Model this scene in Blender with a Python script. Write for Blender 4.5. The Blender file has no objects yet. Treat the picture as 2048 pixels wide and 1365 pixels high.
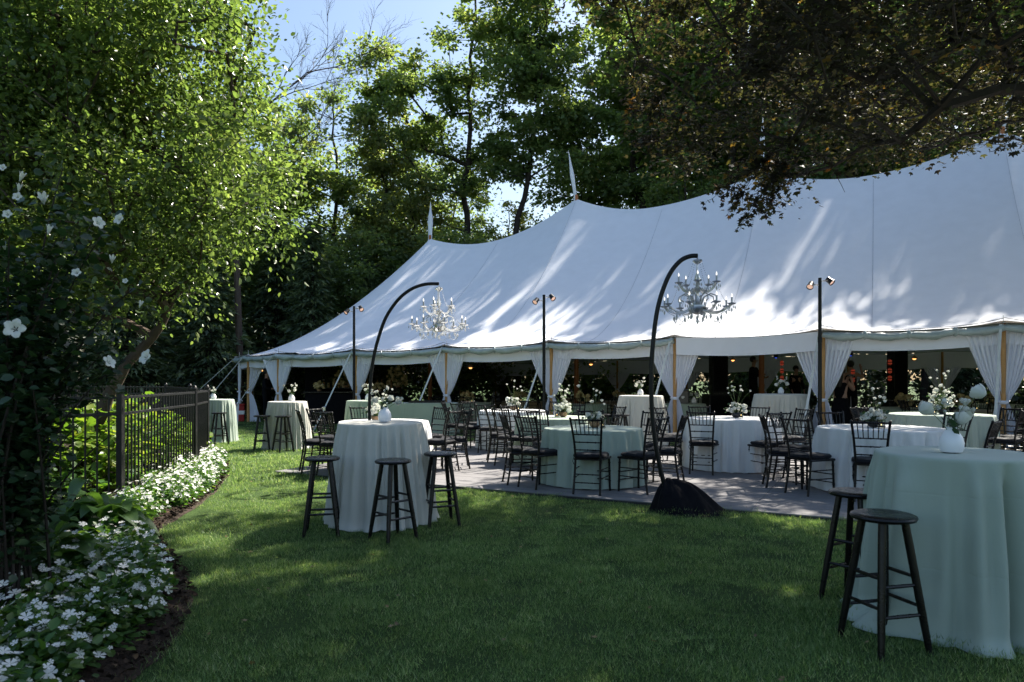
import bpy, math, random
import numpy as np
from mathutils import Vector, Matrix
random.seed(7)
rng = np.random.default_rng(7)
PI = math.pi
sc = bpy.context.scene
COL = sc.collection

# ---------------------------------------------------------------- camera, sky, sun, exposure
EYE = 1.5
cam_d = bpy.data.cameras.new('camera')
cam = bpy.data.objects.new('camera', cam_d)
COL.objects.link(cam)
cam.location = (0, 0, EYE)
cam.rotation_euler = (math.radians(90), 0, 0)
cam_d.sensor_width = 36
cam_d.lens = 24.6
cam_d.shift_y = 77.5 / 2048
cam_d.clip_start = 0.05
cam_d.clip_end = 1500
cam_d.dof.use_dof = True
cam_d.dof.focus_distance = 10.5
cam_d.dof.aperture_fstop = 4.5
sc.camera = cam

SUN_EL = math.radians(46)
SUN_AZ = math.atan2(0.72, 0.69)          # clockwise from +Y
L = Vector((math.sin(SUN_AZ) * math.cos(SUN_EL), math.cos(SUN_AZ) * math.cos(SUN_EL), math.sin(SUN_EL)))
world = bpy.data.worlds.new('World')
sc.world = world
world.use_nodes = True
wn = world.node_tree
wn.nodes.clear()
wo = wn.nodes.new('ShaderNodeOutputWorld')
wb = wn.nodes.new('ShaderNodeBackground')
ws = wn.nodes.new('ShaderNodeTexSky')
ws.sky_type = 'NISHITA'
ws.sun_disc = False
ws.sun_elevation = SUN_EL
ws.sun_rotation = SUN_AZ
ws.air_density = 1.3
ws.dust_density = 2.2
ws.ozone_density = 3.0
wb.inputs[1].default_value = 0.067
wn.links.new(ws.outputs[0], wb.inputs[0])
wn.links.new(wb.outputs[0], wo.inputs[0])
sun_d = bpy.data.lights.new('sun', 'SUN')
sun_d.energy = 5.0
sun_d.angle = math.radians(0.53)
sun_d.color = (1.0, 0.93, 0.82)
sun = bpy.data.objects.new('sun', sun_d)
COL.objects.link(sun)
sun.rotation_euler = L.to_track_quat('Z', 'Y').to_euler()
sc.view_settings.view_transform = 'Standard'
sc.view_settings.look = 'None'
sc.view_settings.exposure = 1.65
sc.view_settings.gamma = 1
sc.view_settings.use_curve_mapping = False
try:
    sc.cycles.use_denoising = True
    sc.cycles.max_bounces = 7
    sc.cycles.diffuse_bounces = 3
    sc.cycles.glossy_bounces = 3
    sc.cycles.transmission_bounces = 6
    sc.cycles.transparent_max_bounces = 8
    sc.cycles.sample_clamp_indirect = 4
    sc.cycles.caustics_reflective = False
    sc.cycles.caustics_refractive = False
except Exception:
    pass

# ---------------------------------------------------------------- pixel helpers (used once, to find where things stand)
F, HY = 1400.0, 760.0


def S(px, s):
    return (px - 1024) / s, F / s


def G(px, py, z=0.0):
    return S(px, (py - HY) / (EYE - z))


# ---------------------------------------------------------------- materials
def nmat(name):
    m = bpy.data.materials.new(name)
    m.use_nodes = True
    nt = m.node_tree
    return m, nt, nt.nodes['Principled BSDF'], nt.nodes['Material Output']


def N(nt, t, **kw):
    n = nt.nodes.new(t)
    for k, v in kw.items():
        if hasattr(n, k):
            setattr(n, k, v)
        else:
            n.inputs[k].default_value = v
    return n


def rgba(c):
    return (c[0], c[1], c[2], 1)


def simple(name, col, rough=0.6, spec=0.4, metal=0.0, noise=0.15, scale=8.0, bump=0.0, bscale=60.0, sheen=0.0):
    m, nt, p, o = nmat(name)
    tc = N(nt, 'ShaderNodeTexCoord')
    nz = N(nt, 'ShaderNodeTexNoise')
    nz.inputs['Scale'].default_value = scale
    nz.inputs['Detail'].default_value = 4
    nt.links.new(tc.outputs['Object'], nz.inputs['Vector'])
    mr = N(nt, 'ShaderNodeMapRange')
    mr.inputs[3].default_value = 1 - noise
    mr.inputs[4].default_value = 1 + noise
    nt.links.new(nz.outputs[0], mr.inputs[0])
    mx = N(nt, 'ShaderNodeVectorMath', operation='SCALE')
    mx.inputs[0].default_value = col
    nt.links.new(mr.outputs[0], mx.inputs['Scale'])
    nt.links.new(mx.outputs[0], p.inputs['Base Color'])
    rr = N(nt, 'ShaderNodeTexNoise')
    rr.inputs['Scale'].default_value = scale * 2.3
    rr.inputs['Detail'].default_value = 6
    nt.links.new(tc.outputs['Object'], rr.inputs['Vector'])
    rm = N(nt, 'ShaderNodeMapRange')
    rm.inputs[1].default_value, rm.inputs[2].default_value = .3, .7
    rm.inputs[3].default_value, rm.inputs[4].default_value = rough * .75, min(1, rough * 1.35)
    nt.links.new(rr.outputs[0], rm.inputs[0])
    nt.links.new(rm.outputs[0], p.inputs['Roughness'])
    p.inputs['Specular IOR Level'].default_value = spec
    p.inputs['Metallic'].default_value = metal
    if sheen:
        p.inputs['Sheen Weight'].default_value = sheen
    if bump:
        nb = N(nt, 'ShaderNodeTexNoise')
        nb.inputs['Scale'].default_value = bscale
        nb.inputs['Detail'].default_value = 3
        nt.links.new(tc.outputs['Object'], nb.inputs['Vector'])
        bp = N(nt, 'ShaderNodeBump')
        bp.inputs['Strength'].default_value = bump
        bp.inputs['Distance'].default_value = 0.01
        nt.links.new(nb.outputs[0], bp.inputs['Height'])
        nt.links.new(bp.outputs[0], p.inputs['Normal'])
    return m


def leafmat(name, stops, trans=0.4, tcol=None, rough=0.42, spec=0.5):
    """colour picked per leaf from the face attribute rnd; thin, so partly translucent"""
    m, nt, p, o = nmat(name)
    at = N(nt, 'ShaderNodeAttribute')
    at.attribute_name = 'rnd'
    cr = N(nt, 'ShaderNodeValToRGB')
    e = cr.color_ramp.elements
    e[0].position, e[0].color = stops[0][0], rgba(stops[0][1])
    e[1].position, e[1].color = stops[-1][0], rgba(stops[-1][1])
    for s_ in stops[1:-1]:
        k = e.new(s_[0])
        k.color = rgba(s_[1])
    nt.links.new(at.outputs['Fac'], cr.inputs[0])
    nt.links.new(cr.outputs[0], p.inputs['Base Color'])
    p.inputs['Roughness'].default_value = rough
    p.inputs['Specular IOR Level'].default_value = spec
    tr = N(nt, 'ShaderNodeBsdfTranslucent')
    mu = N(nt, 'ShaderNodeVectorMath', operation='MULTIPLY')
    mu.inputs[1].default_value = tcol or (1.9, 2.0, 0.7)
    nt.links.new(cr.outputs[0], mu.inputs[0])
    nt.links.new(mu.outputs[0], tr.inputs[0])
    mix = N(nt, 'ShaderNodeMixShader')
    mix.inputs[0].default_value = trans
    nt.links.new(p.outputs[0], mix.inputs[1])
    nt.links.new(tr.outputs[0], mix.inputs[2])
    nt.links.new(mix.outputs[0], o.inputs[0])
    return m


def clothmat(name, col, trans=0.12, weave=900.0, wr=0.25, tcol=None, wrinkle=7.0):
    m, nt, p, o = nmat(name)
    tc = N(nt, 'ShaderNodeTexCoord')
    nz = N(nt, 'ShaderNodeTexNoise')
    nz.inputs['Scale'].default_value = 3.0
    nz.inputs['Detail'].default_value = 5
    nt.links.new(tc.outputs['Object'], nz.inputs['Vector'])
    mr = N(nt, 'ShaderNodeMapRange')
    mr.inputs[3].default_value = 0.93
    mr.inputs[4].default_value = 1.05
    nt.links.new(nz.outputs[0], mr.inputs[0])
    mx = N(nt, 'ShaderNodeVectorMath', operation='SCALE')
    mx.inputs[0].default_value = col
    nt.links.new(mr.outputs[0], mx.inputs['Scale'])
    nt.links.new(mx.outputs[0], p.inputs['Base Color'])
    p.inputs['Roughness'].default_value = 0.85
    p.inputs['Specular IOR Level'].default_value = 0.15
    p.inputs['Sheen Weight'].default_value = 0.15
    n1 = N(nt, 'ShaderNodeTexNoise')
    n1.inputs['Scale'].default_value = wrinkle
    n1.inputs['Detail'].default_value = 6
    n1.inputs['Distortion'].default_value = 0.8
    mp = N(nt, 'ShaderNodeMapping')
    mp.inputs['Scale'].default_value = (1, 1, 0.45)
    nt.links.new(tc.outputs['Object'], mp.inputs[0])
    nt.links.new(mp.outputs[0], n1.inputs['Vector'])
    b1 = N(nt, 'ShaderNodeBump')
    b1.inputs['Strength'].default_value = wr
    b1.inputs['Distance'].default_value = 0.03
    nt.links.new(n1.outputs[0], b1.inputs['Height'])
    n2 = N(nt, 'ShaderNodeTexNoise')
    n2.inputs['Scale'].default_value = weave
    nt.links.new(tc.outputs['Object'], n2.inputs['Vector'])
    b2 = N(nt, 'ShaderNodeBump')
    b2.inputs['Strength'].default_value = 0.25
    b2.inputs['Distance'].default_value = 0.001
    nt.links.new(n2.outputs[0], b2.inputs['Height'])
    nt.links.new(b1.outputs[0], b2.inputs['Normal'])
    nt.links.new(b2.outputs[0], p.inputs['Normal'])
    tr = N(nt, 'ShaderNodeBsdfTranslucent')
    tr.inputs[0].default_value = rgba(tcol or col)
    mix = N(nt, 'ShaderNodeMixShader')
    mix.inputs[0].default_value = trans
    nt.links.new(p.outputs[0], mix.inputs[1])
    nt.links.new(tr.outputs[0], mix.inputs[2])
    nt.links.new(mix.outputs[0], o.inputs[0])
    return m


def add_creases(m, step=0.42):
    nt = m.node_tree
    p = nt.nodes['Principled BSDF']
    tc = N(nt, 'ShaderNodeTexCoord')
    sx = N(nt, 'ShaderNodeSeparateXYZ')
    nt.links.new(tc.outputs['Object'], sx.inputs[0])
    outs = []
    for k, ax in enumerate('XZ'):
        pp_ = N(nt, 'ShaderNodeMath', operation='PINGPONG')
        pp_.inputs[1].default_value = step / 2
        nt.links.new(sx.outputs[ax], pp_.inputs[0])
        mr = N(nt, 'ShaderNodeMapRange')
        mr.interpolation_type = 'SMOOTHSTEP'
        mr.inputs[1].default_value = 0.0
        mr.inputs[2].default_value = 0.010
        nt.links.new(pp_.outputs[0], mr.inputs[0])
        outs.append(mr.outputs[0])
    mn = N(nt, 'ShaderNodeMath', operation='MINIMUM')
    nt.links.new(outs[0], mn.inputs[0])
    nt.links.new(outs[1], mn.inputs[1])
    bp = N(nt, 'ShaderNodeBump')
    bp.inputs['Strength'].default_value = 0.2
    bp.inputs['Distance'].default_value = 0.004
    nt.links.new(mn.outputs[0], bp.inputs['Height'])
    old = p.inputs['Normal'].links[0].from_socket
    nt.links.new(old, bp.inputs['Normal'])
    nt.links.new(bp.outputs[0], p.inputs['Normal'])


def emit(name, col, st):
    m, nt, p, o = nmat(name)
    p.inputs['Base Color'].default_value = rgba(col)
    p.inputs['Emission Color'].default_value = rgba(col)
    p.inputs['Emission Strength'].default_value = st
    return m


def glassmat(name, col=(1, 1, 1), rough=0.0):
    m, nt, p, o = nmat(name)
    p.inputs['Base Color'].default_value = rgba(col)
    p.inputs['Roughness'].default_value = rough
    p.inputs['Transmission Weight'].default_value = 1.0
    p.inputs['IOR'].default_value = 1.5
    return m


M = {}
M['tent'] = clothmat('tent_canvas', (0.80, 0.82, 0.87), trans=0.05, weave=300, wr=0.22, wrinkle=2.6, tcol=(0.8, 0.7, 0.55))
M['tent_band'] = clothmat('tent_valance', (0.86, 0.87, 0.96), trans=0.10, weave=300, wr=0.12)
M['curtain'] = clothmat('curtain_sheer', (0.88, 0.89, 0.98), trans=0.10, weave=500, wr=0.12, wrinkle=12)
M['roll'] = simple('rolled_vinyl', (0.36, 0.42, 0.42), 0.35, 0.6, noise=0.35, scale=6, bump=0.6, bscale=14)
M['seam'] = simple('seam_thread', (0.35, 0.37, 0.42), 0.8)
M['sage'] = clothmat('sage_linen', (0.38, 0.45, 0.385), trans=0.10)
M['ivory'] = clothmat('ivory_linen', (0.60, 0.59, 0.53), trans=0.12)
M['white_cloth'] = clothmat('white_linen', (0.74, 0.75, 0.75), trans=0.12)
M['sage_light'] = clothmat('pale_sage_linen', (0.42, 0.50, 0.40), trans=0.12)
M['black_cloth'] = simple('black_cloth', (0.006, 0.006, 0.008), 0.95, 0.1, bump=0.8, bscale=9)
M['black'] = simple('black_lacquer', (0.004, 0.004, 0.005), 0.3, 0.28, noise=0.3, bump=0.05)
M['stoolblack'] = simple('black_stain', (0.005, 0.0045, 0.005), 0.28, 0.34, noise=0.3, scale=6, bump=0.12, bscale=90)
M['cushion'] = simple('black_cushion', (0.007, 0.008, 0.012), 0.8, 0.2, bump=0.5, bscale=22, sheen=0.05)
M['pole_black'] = simple('black_metal', (0.004, 0.0045, 0.006), 0.35, 0.3)
M['iron'] = simple('fence_black', (0.008, 0.008, 0.009), 0.38, 0.4, noise=0.3, scale=5)
M['wood'] = simple('tent_pole_wood', (0.50, 0.27, 0.10), 0.55, 0.3, noise=0.3, scale=4, bump=0.2, bscale=30)
M['wood_dark'] = simple('mast_wood', (0.40, 0.15, 0.06), 0.5, 0.3, noise=0.3, scale=4)
M['bark'] = simple('grey_brown_bark', (0.075, 0.055, 0.042), 0.9, 0.2, noise=0.5, scale=9, bump=1.0, bscale=26)
M['bark_dark'] = simple('dark_bark', (0.035, 0.028, 0.024), 0.9, 0.2, noise=0.5, scale=5, bump=1.0, bscale=15)
M['deck'] = simple('deck_board', (0.20, 0.195, 0.20), 0.7, 0.06, noise=0.25, scale=2.5, bump=0.15, bscale=40)
M['deck_edge'] = simple('deck_trim', (0.03, 0.03, 0.032), 0.5)
M['mulch'] = simple('mulch', (0.035, 0.024, 0.018), 0.95, 0.2, noise=0.7, scale=30, bump=1.0, bscale=50)
M['strap'] = simple('webbing_strap', (0.62, 0.64, 0.62), 0.8)
M['rope'] = simple('guy_rope', (0.5, 0.52, 0.48), 0.85)
M['metal'] = simple('steel', (0.5, 0.5, 0.5), 0.3, 0.5, metal=1.0)
M['vase'] = simple('white_ceramic', (0.80, 0.80, 0.82), 0.35, 0.5, noise=0.04)
M['terracotta'] = simple('stoneware_brown', (0.32, 0.20, 0.11), 0.7)
M['black_bowl'] = simple('black_bowl', (0.02, 0.02, 0.022), 0.4)
M['stem'] = simple('flower_stem', (0.09, 0.14, 0.04), 0.6)
M['petal'] = leafmat('white_petal', [(0, (0.74, 0.75, 0.70)), (1, (0.86, 0.86, 0.82))], trans=0.3, tcol=(1, 1, 0.95), rough=0.6, spec=0.2)
M['petal_cream'] = leafmat('cream_petal', [(0, (0.62, 0.50, 0.26)), (1, (0.80, 0.70, 0.46))], trans=0.3, tcol=(1, 1, 0.9), rough=0.6, spec=0.2)
M['petal_eye'] = simple('flower_eye', (0.55, 0.55, 0.2), 0.7)
M['leaf_tree'] = leafmat('pear_leaf', [(0, (0.035, 0.060, 0.022)), (0.5, (0.085, 0.125, 0.045)), (0.9, (0.15, 0.19, 0.07)), (1, (0.24, 0.26, 0.11))], 0.5, rough=0.28, tcol=(2.2, 2.35, 1.1))
M['leaf_forest'] = leafmat('forest_leaf', [(0, (0.06, 0.10, 0.04)), (0.6, (0.12, 0.17, 0.065)), (0.9, (0.19, 0.22, 0.08)), (1, (0.24, 0.20, 0.09))], 0.55, tcol=(2.2, 2.2, 1.1))
M['leaf_forest2'] = leafmat('forest_leaf_yellow', [(0, (0.07, 0.10, 0.035)), (0.6, (0.14, 0.17, 0.06)), (1, (0.24, 0.22, 0.10))], 0.5, tcol=(2.2, 2.1, 1.1))
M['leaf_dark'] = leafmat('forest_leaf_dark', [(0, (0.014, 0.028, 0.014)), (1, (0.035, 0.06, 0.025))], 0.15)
M['needle'] = leafmat('spruce_needle', [(0, (0.05, 0.08, 0.05)), (0.8, (0.12, 0.165, 0.08)), (1, (0.20, 0.23, 0.11))], 0.3, rough=0.6)
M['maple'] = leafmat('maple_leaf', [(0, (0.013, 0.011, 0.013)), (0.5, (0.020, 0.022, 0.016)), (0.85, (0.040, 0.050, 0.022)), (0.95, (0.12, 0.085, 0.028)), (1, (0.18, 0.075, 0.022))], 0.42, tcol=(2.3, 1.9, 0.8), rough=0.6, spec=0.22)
M['leaf_hib'] = leafmat('hibiscus_leaf', [(0, (0.012, 0.030, 0.014)), (1, (0.030, 0.065, 0.026))], 0.25, rough=0.4)
M['leaf_imp'] = leafmat('impatiens_leaf', [(0, (0.03, 0.08, 0.02)), (0.8, (0.07, 0.15, 0.03)), (1, (0.12, 0.17, 0.04))], 0.35, rough=0.4)
M['leaf_hosta'] = leafmat('hosta_leaf', [(0, (0.04, 0.09, 0.025)), (1, (0.08, 0.15, 0.04))], 0.35, rough=0.4)
M['leaf_hyd'] = leafmat('hydrangea_leaf', [(0, (0.07, 0.14, 0.025)), (0.7, (0.13, 0.21, 0.035)), (1, (0.22, 0.25, 0.06))], 0.45, rough=0.4)
M['grass'] = leafmat('grass_blade', [(0, (0.035, 0.085, 0.03)), (0.55, (0.125, 0.215, 0.07)), (0.9, (0.28, 0.37, 0.17)), (1, (0.55, 0.52, 0.38))], 0.45, tcol=(1.9, 1.9, 1.0), rough=0.45, spec=0.35)
M['crystal'] = glassmat('crystal')
_nt = M['crystal'].node_tree
_p, _o = _nt.nodes['Principled BSDF'], _nt.nodes['Material Output']
_d = _nt.nodes.new('ShaderNodeBsdfTranslucent')
_d.inputs[0].default_value = (0.95, 0.97, 1, 1)
_g = _nt.nodes.new('ShaderNodeBsdfGlossy')
_g.inputs['Roughness'].default_value = 0.05
_m1, _m2 = _nt.nodes.new('ShaderNodeMixShader'), _nt.nodes.new('ShaderNodeMixShader')
_m1.inputs[0].default_value = 0.45
_nt.links.new(_d.outputs[0], _m1.inputs[1])
_nt.links.new(_g.outputs[0], _m1.inputs[2])
_m2.inputs[0].default_value = 0.5
_nt.links.new(_p.outputs[0], _m2.inputs[1])
_nt.links.new(_m1.outputs[0], _m2.inputs[2])
_nt.links.new(_m2.outputs[0], _o.inputs[0])
M['clear_glass'] = glassmat('votive_glass', (0.75, 0.78, 0.78))
M['candle'] = simple('candle_sleeve', (0.50, 0.50, 0.52), 0.5)
M['bulb'] = emit('candle_bulb', (1.0, 0.93, 0.85), 0.45)
M['warmlamp'] = emit('warm_lamp', (1.0, 0.42, 0.12), 0.9)
M['pinklamp'] = emit('spot_lens', (1.0, 0.62, 0.48), 0.16)
M['copper_glow'] = emit('copper_glow', (0.6, 0.08, 0.04), 0.07)
M['bluelamp'] = emit('blue_lamp', (0.05, 0.12, 1.0), 0.5)
M['flame'] = emit('candle_flame', (1.0, 0.7, 0.3), 1.2)
M['skin'] = simple('skin', (0.42, 0.24, 0.17), 0.55, 0.4, noise=0.08)
M['hair'] = simple('dark_hair', (0.02, 0.014, 0.010), 0.5)
M['red'] = simple('red_plastic', (0.35, 0.02, 0.02), 0.5)
M['phone'] = simple('phone_case', (0.05, 0.09, 0.10), 0.3)
M['grey_board'] = simple('grey_board', (0.18, 0.17, 0.16), 0.8)
M['white_print'] = simple('white_print', (0.8, 0.8, 0.8), 0.8)
M['tan_cloth'] = clothmat('tan_linen', (0.34, 0.27, 0.17), trans=0.05)
M['amber'] = simple('amber_bottle', (0.30, 0.15, 0.04), 0.15, 0.6)


for _k in ('sage', 'ivory', 'white_cloth', 'sage_light'):
    add_creases(M[_k])


def patchy(m, lo=.62, hi=1.35, scale=1.1):
    """uneven turf: brightness drifts over half-metre patches of ground"""
    nt = m.node_tree
    p = nt.nodes['Principled BSDF']
    g = N(nt, 'ShaderNodeNewGeometry')
    nz = N(nt, 'ShaderNodeTexNoise')
    nz.inputs['Scale'].default_value = scale
    nz.inputs['Detail'].default_value = 6
    nz.inputs['Roughness'].default_value = .65
    nt.links.new(g.outputs['Position'], nz.inputs['Vector'])
    mr = N(nt, 'ShaderNodeMapRange')
    mr.inputs[1].default_value, mr.inputs[2].default_value = .3, .7
    mr.inputs[3].default_value, mr.inputs[4].default_value = lo, hi
    nt.links.new(nz.outputs[0], mr.inputs[0])
    src = p.inputs['Base Color'].links[0].from_socket
    mx = N(nt, 'ShaderNodeVectorMath', operation='SCALE')
    nt.links.new(src, mx.inputs[0])
    nt.links.new(mr.outputs[0], mx.inputs['Scale'])
    nt.links.new(mx.outputs[0], p.inputs['Base Color'])


patchy(M['grass'])


def lawnmat():
    m, nt, p, o = nmat('lawn_soil_grass')
    tc = N(nt, 'ShaderNodeTexCoord')
    n1 = N(nt, 'ShaderNodeTexNoise')
    n1.inputs['Scale'].default_value = 0.8
    n1.inputs['Detail'].default_value = 3
    n2 = N(nt, 'ShaderNodeTexNoise')
    n2.inputs['Scale'].default_value = 45
    n2.inputs['Detail'].default_value = 5
    nt.links.new(tc.outputs['Object'], n1.inputs['Vector'])
    nt.links.new(tc.outputs['Object'], n2.inputs['Vector'])
    ad = N(nt, 'ShaderNodeMath', operation='MULTIPLY_ADD')
    ad.inputs[1].default_value = 0.35
    nt.links.new(n1.outputs[0], ad.inputs[0])
    ml = N(nt, 'ShaderNodeMath', operation='MULTIPLY')
    ml.inputs[1].default_value = 0.65
    nt.links.new(n2.outputs[0], ml.inputs[0])
    nt.links.new(ml.outputs[0], ad.inputs[2])
    cr = N(nt, 'ShaderNodeValToRGB')
    cr.color_ramp.elements[0].position = 0.35
    cr.color_ramp.elements[0].color = (0.02, 0.04, 0.012, 1)
    cr.color_ramp.elements[1].position = 0.65
    cr.color_ramp.elements[1].color = (0.06, 0.10, 0.03, 1)
    nt.links.new(ad.outputs[0], cr.inputs[0])
    nt.links.new(cr.outputs[0], p.inputs['Base Color'])
    p.inputs['Roughness'].default_value = 0.9
    p.inputs['Specular IOR Level'].default_value = 0.1
    bp = N(nt, 'ShaderNodeBump')
    bp.inputs['Strength'].default_value = 0.8
    bp.inputs['Distance'].default_value = 0.03
    nt.links.new(n2.outputs[0], bp.inputs['Height'])
    nt.links.new(bp.outputs[0], p.inputs['Normal'])
    return m


M['lawn'] = lawnmat()


# ---------------------------------------------------------------- mesh builder
def tag(o, label=None, cat=None, group=None, kind=None):
    if label:
        o['label'] = label
    if cat:
        o['category'] = cat
    if group:
        o['group'] = group
    if kind:
        o['kind'] = kind
    return o


def empty(name, loc=(0, 0, 0), rz=0.0, label=None, cat=None, group=None):
    o = bpy.data.objects.new(name, None)
    COL.objects.link(o)
    o.location = loc
    o.rotation_euler = (0, 0, rz)
    o.empty_display_size = 0.1
    return tag(o, label, cat, group)


def link(name, me, parent=None, loc=None):
    o = bpy.data.objects.new(name, me)
    COL.objects.link(o)
    if parent:
        o.parent = parent
    if loc is not None:
        o.location = loc
    return o


def copy_tree(o, parent=None):
    c = o.copy()
    COL.objects.link(c)
    c.parent = parent
    for ch in list(o.children):
        copy_tree(ch, c)
    return c


class MB:
    def __init__(self):
        self.v, self.f = [], []

    def add(self, vs, fs):
        b = len(self.v)
        self.v += [tuple(p) for p in vs]
        self.f += [tuple(i + b for i in f) for f in fs]
        return self

    def box(self, c, s, rot=None):
        hx, hy, hz = s[0] / 2, s[1] / 2, s[2] / 2
        vs = [Vector((x, y, z)) for x in (-hx, hx) for y in (-hy, hy) for z in (-hz, hz)]
        if rot is not None:
            vs = [rot @ v for v in vs]
        vs = [v + Vector(c) for v in vs]
        return self.add(vs, [(0, 1, 3, 2), (4, 6, 7, 5), (0, 4, 5, 1), (2, 3, 7, 6), (0, 2, 6, 4), (1, 5, 7, 3)])

    def bbox(self, c, s, b=0.008):
        """box with chamfered edges"""
        hx, hy, hz = s[0] / 2, s[1] / 2, s[2] / 2
        vs, fs = [], []
        rings = [(-hz, b), (-hz + b, 0), (hz - b, 0), (hz, b)]
        for z, i in rings:
            x, y = hx - i, hy - i
            q = b if i == 0 else 0.0
            vs += [(x - q, -y, z), (x, -y + q, z), (x, y - q, z), (x - q, y, z), (-x + q, y, z), (-x, y - q, z), (-x, -y + q, z), (-x + q, -y, z)]
        for k in range(3):
            for j in range(8):
                a = k * 8 + j
                c2 = k * 8 + (j + 1) % 8
                fs.append((a, c2, c2 + 8, a + 8))
        fs.append(tuple(range(7, -1, -1)))
        fs.append(tuple(range(24, 32)))
        return self.add([(v[0] + c[0], v[1] + c[1], v[2] + c[2]) for v in vs], fs)

    def tube(self, pts, r, n=8, caps=True):
        pts = [Vector(p) for p in pts]
        rs = r if isinstance(r, (list, tuple)) else [r] * len(pts)
        up = None
        vs, fs = [], []
        for i, p in enumerate(pts):
            d = (pts[min(i + 1, len(pts) - 1)] - pts[max(i - 1, 0)])
            if d.length < 1e-9:
                d = Vector((0, 0, 1))
            d.normalize()
            if up is None:
                a = Vector((1, 0, 0)) if abs(d.x) < 0.8 else Vector((0, 1, 0))
                up = (a - d * a.dot(d)).normalized()
            else:
                up = up - d * up.dot(d)
                up = up.normalized() if up.length > 1e-6 else d.orthogonal().normalized()
            w = d.cross(up)
            for k in range(n):
                t = 2 * PI * k / n
                vs.append(p + (up * math.cos(t) + w * math.sin(t)) * rs[i])
        for i in range(len(pts) - 1):
            for k in range(n):
                a, b = i * n + k, i * n + (k + 1) % n
                fs.append((a, b, b + n, a + n))
        if caps:
            fs.append(tuple(range(n - 1, -1, -1)))
            fs.append(tuple(range((len(pts) - 1) * n, len(pts) * n)))
        return self.add(vs, fs)

    def lathe(self, prof, n=24, c=(0, 0, 0), rot=None, caps=True):
        vs, fs = [], []
        for (r, z) in prof:
            for k in range(n):
                t = 2 * PI * k / n
                p = Vector((r * math.cos(t), r * math.sin(t), z))
                if rot is not None:
                    p = rot @ p
                vs.append(p + Vector(c))
        for i in range(len(prof) - 1):
            for k in range(n):
                a, b = i * n + k, i * n + (k + 1) % n
                fs.append((a, b, b + n, a + n))
        if caps:
            fs.append(tuple(range(n - 1, -1, -1)))
            fs.append(tuple(range((len(prof) - 1) * n, len(prof) * n)))
        return self.add(vs, fs)

    def ball(self, c, r, n=10, sq=(1, 1, 1)):
        prof = [(max(r * math.sin(PI * i / n), r * 0.02), -r * math.cos(PI * i / n)) for i in range(n + 1)]
        b = len(self.v)
        self.lathe(prof, n + 2, (0, 0, 0))
        for i in range(b, len(self.v)):
            v = self.v[i]
            self.v[i] = (v[0] * sq[0] + c[0], v[1] * sq[1] + c[1], v[2] * sq[2] + c[2])
        return self

    def grid(self, pts, nu, nv, wrap=False):
        """pts as rows of nu, nv rows"""
        fs = []
        for j in range(nv - 1):
            for i in range(nu if wrap else nu - 1):
                a, b = j * nu + i, j * nu + (i + 1) % nu
                fs.append((a, b, b + nu, a + nu))
        return self.add(pts, fs)

    def mesh(self, name, mat, smooth=True, angle=40):
        me = bpy.data.meshes.new(name)
        me.from_pydata(self.v, [], self.f)
        me.update()
        if smooth:
            me.shade_smooth()
            if angle:
                me.set_sharp_from_angle(angle=math.radians(angle))
        me.materials.append(mat)
        return me

    def build(self, name, mat, parent=None, smooth=True, angle=40, loc=None):
        return link(name, self.mesh(name, mat, smooth, angle), parent, loc)


# ---------------------------------------------------------------- leaf scatter
LEAF4 = (np.array([(0, 0, 0), (.45, .36, .10), (1, 0, -.08), (.45, -.36, .10)]), [(0, 1, 2), (0, 2, 3)])
LEAF6 = (np.array([(0, 0, 0), (.22, .26, .07), (.62, .30, .06), (1, 0, -.10), (.62, -.30, .06), (.22, -.26, .07)]), [(0, 1, 2, 3), (0, 3, 4, 5)])
NEEDLE = (np.array([(0, 0, 0), (.35, .14, .02), (1, 0, -.05), (.35, -.14, .02), (.5, .34, .0), (.2, .06, 0), (.5, -.34, 0), (.2, -.06, 0)]), [(0, 1, 2, 3), (0, 5, 4), (0, 7, 6)])
BLADE = (np.array([(0, .5, 0), (0, -.5, 0), (1, 0, 0)]), [(0, 1, 2)])


def maple_shape():
    pol = [(-90 + 90, 1.0), (26, .50), (48, .88), (78, .42), (104, .62), (150, .30), (180, .12), (210, .30), (256, .62), (282, .42), (312, .88), (334, .50)]
    v = [(math.cos(math.radians(a)) * r * .55 + .35, math.sin(math.radians(a)) * r * .55, 0.05 * (r - .5)) for a, r in pol]
    return np.array(v), [tuple(range(len(v)))]


def flower_shape(n=5):
    v = [(0, 0, 0.0)]
    f = []
    for k in range(n):
        a = 2 * PI * k / n
        d = PI / n
        b = len(v)
        for da, r, z in ((-d * .80, .55, .05), (-d * .62, .95, .10), (0, 1.0, .06), (d * .62, .95, .10), (d * .80, .55, .05)):
            v.append((math.cos(a + da) * r * .5, math.sin(a + da) * r * .5, z + 0.03 * (k % 2)))
        f.append((0, b, b + 1, b + 2, b + 3, b + 4))
    return np.array(v), f


MAPLE = maple_shape()
_mp = [(0, 1.0), (28, .48), (62, .85), (100, .42), (180, .12), (260, .42), (298, .85), (332, .48)]
MAPLE3 = (np.array([(math.cos(math.radians(a)) * r * .58 + .33, math.sin(math.radians(a)) * r * .58, 0.06 * (r - .5)) for a, r in _mp]), [tuple(range(8))])
FLOWER = flower_shape()


def unit(a):
    return a / np.maximum(np.linalg.norm(a, axis=1, keepdims=True), 1e-9)


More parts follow.
